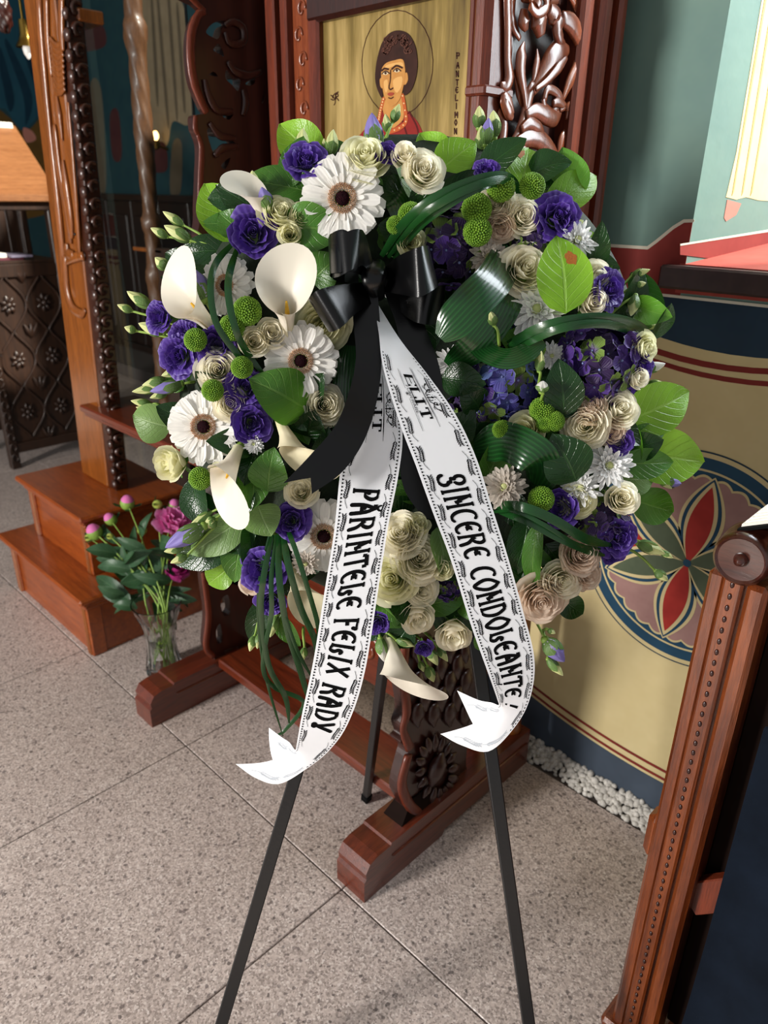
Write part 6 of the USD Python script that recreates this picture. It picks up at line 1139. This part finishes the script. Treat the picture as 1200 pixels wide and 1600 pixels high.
RR, L2 = build_ribbon('white printed ribbon, right of the two, with condolences',
    [(583, 466, .11), (592, 520, .145), (599, 575, .16), (625, 662, .16), (650, 728, .16), (678, 805, .16), (705, 877, .155), (735, 974, .15), (762, 1050, .145), (776, 1090, .132), (779, 1102, .12)],
    [(586, 468, .11), (625, 530, .14), (668, 585, .15), (712, 648, .15), (744, 715, .15), (768, 790, .15), (792, 865, .15), (816, 950, .145), (835, 1030, .14), (828, 1092, .128), (803, 1138, .108)],
    [(768, 1098, .108), (748, 1094, .098), (714, 1079, .085)], [(764, 1174, .095), (722, 1165, .085), (688, 1147, .078)],
    'SINCERE CONDOLEANȚE !', (738, 1104, 588), .031, .030, .0185, 556, 1128)
print('ribbon lengths', RL.len, L1, RR.len, L2)

# ================================================================ peonies in the vase
TV = float((VC-EYE) @ CF); rp = np.random.default_rng(9)
def vp(px, py, d=0.0): return at(px, py, TV+d)
def peony(label, kind, px, py, r, d, leaves=2, lean=(0, .3)):
    t = thing('peony', label, 'flower', 'pink peonies and buds in the crystal vase'); top = vp(px, py, d); S = (TV+d)/FPX
    foot_ = VC + [rp.uniform(-.022, .022), rp.uniform(-.022, .022), .03]; neck = VC + [rp.uniform(-.03, .03), rp.uniform(-.03, .03), .225]
    pth = cr([foot_, neck, (neck*.45+top*.55)+[0, 0, .02], top], 22); obj('stem', tube(pth, [.0026, .0024, .002], 6), F_STEM, t, True)
    n = nrm(-nrm(ray(px, py))*.7+CR*lean[0]+CU*(lean[1]+.5)); M = pose([0, 0, 0], n, 1.0); fr_ = M[:3, :3]; s = r*S
    if kind == 'bud':
        b_ = trimesh.creation.icosphere(3, 1.0); v = b_.vertices; b_.vertices = top + (v*[1, 1, 1.08]*s) @ fr_; pk = v[:, 2] > .25
        obj('bud', b_, F_BUD if lean[0] == 9 else F_STEM, t, True)
        if lean[0] != 9:
            c = trimesh.creation.icosphere(3, 1.0); c = c.slice_plane([0, 0, .22], [0, 0, 1]); c.vertices = top + ((c.vertices*[.97, .97, 1.28]+[0, 0, -.02])*s) @ fr_; obj('petal_tip', c, F_PEO, t, True, np.full((len(c.vertices), 2), .4))
        for k in range(4): mu = petal_grid(1.5, .35, 6, 3, .1, .7, .3, .5, -.1, .5); ms = rotz(mu[0], 2*PI*k/4, -.7); obj('sepal', trimesh.Trimesh(top+(ms.vertices*s) @ fr_, ms.faces, process=False), L_PEO, t, True, mu[1])
    else:
        g = np.random.default_rng(px); m = F_PEO if kind == 'open' else F_PEOD
        lay = ((6, .30, .95, .9, .05), (7, .45, .95, .75, .12), (8, .62, .85, .6, .25), (8, .8, .62, .55, .4)) if kind == 'open' else ((3, .35, .9, 1.1, .0), (4, .6, .88, 1.0, .0), (5, .85, .80, .95, -.05))
        for k, rr_, h, hf, fl__ in lay:
            for i in range(k):
                mu = cup_petal(rr_, h*g.uniform(.85, 1.1), 2*PI*(i+g.uniform(0, .6))/k+rr_*5, hf, fl__*g.uniform(.4, 1.5), g, .06 if kind == 'open' else .02, low=-.3); obj('petal', trimesh.Trimesh(top+(mu[0].vertices*s) @ fr_, mu[0].faces, process=False), m, t, True, mu[1])
    for k in range(leaves):
        i = int(rp.integers(8, 18)); b0 = pth[i]; dr = nrm(CR*rp.normal(0, 1)+CU*rp.uniform(-.5, .5)+CF*rp.normal(0, .6)); L = rp.uniform(.08, .13)
        leaf(b0, b0+dr*L+[0, 0, -.01], rp.uniform(.016, .025), L_PEO, par=t, n=nrm(-CF+[0, 0, .8]), bend=rp.uniform(-.1, .25), roll=rp.normal(0, .4))
peony('wide open ruffled pink peony at the top right of the vase', 'open', 272, 820, 27, .03, 1, (.3, .3)); peony('closed round magenta peony low on the right of the vase', 'closed', 275, 897, 24, -.02, 1, (.1, .1)); peony('tall peony bud with pink tip above the middle of the vase', 'bud', 199, 786, 11, .0, 3, (0, .6))
peony('peony bud with pink tip leaning left below the tallest bud', 'bud', 173, 812, 9.5, .03, 3, (-.8, .4)); peony('pale peony bud furthest left over the vase', 'bud', 148, 832, 12, .0, 3, (-.6, .5)); peony('small pink peony bud behind the open bloom', 'bud', 272, 790, 9, .06, 1, (.2, .6))
peony('round green peony bud beside the open bloom', 'bud', 246, 788, 7, .03, 2, (9, .6)); peony('small green peony bud in the middle of the vase leaves', 'bud', 222, 829, 7, .02, 2, (9, .5)); peony('tiny green peony bud lowest on the left', 'bud', 172, 838, 5, -.02, 3, (9, .5)); peony('tiny yellow green peony bud in the leaves above the vase rim', 'bud', 233, 891, 5, -.05, 3, (9, .3)); peony('small green peony bud at the far left edge of the bunch', 'bud', 139, 840, 6, .01, 2, (9, .4))
lv = thing('peony_foliage', 'dark green peony leaves spilling over the crystal vase rim', 'leaves')
for (bx, by), (tx, ty), w in [((205, 940), (150, 900), 15), ((215, 935), (160, 930), 12), ((235, 930), (178, 960), 12), ((215, 950), (176, 946), 11), ((250, 935), (292, 938), 11), ((255, 930), (300, 920), 10), ((248, 940), (276, 985), 10), ((240, 940), (240, 975), 8), ((245, 945), (285, 955), 9), ((225, 930), (210, 885), 13), ((210, 920), (165, 880), 14), ((235, 925), (262, 880), 12), ((200, 900), (168, 862), 12), ((230, 915), (232, 868), 11), ((215, 905), (190, 850), 12), ((250, 920), (255, 870), 12), ((190, 880), (150, 872), 11), ((205, 870), (210, 820), 9), ((220, 840), (238, 800), 8), ((185, 850), (160, 820), 9), ((240, 905), (275, 900), 12), ((195, 930), (152, 915), 12)]:
    leaf(vp(bx, by, rp.uniform(-.05, .03)), vp(tx, ty, rp.uniform(-.08, .05)), w*TV/FPX*.8, L_PEO, par=lv, n=nrm(-CF+[0, 0, .7]), bend=rp.uniform(.05, .25), roll=rp.normal(0, .45))
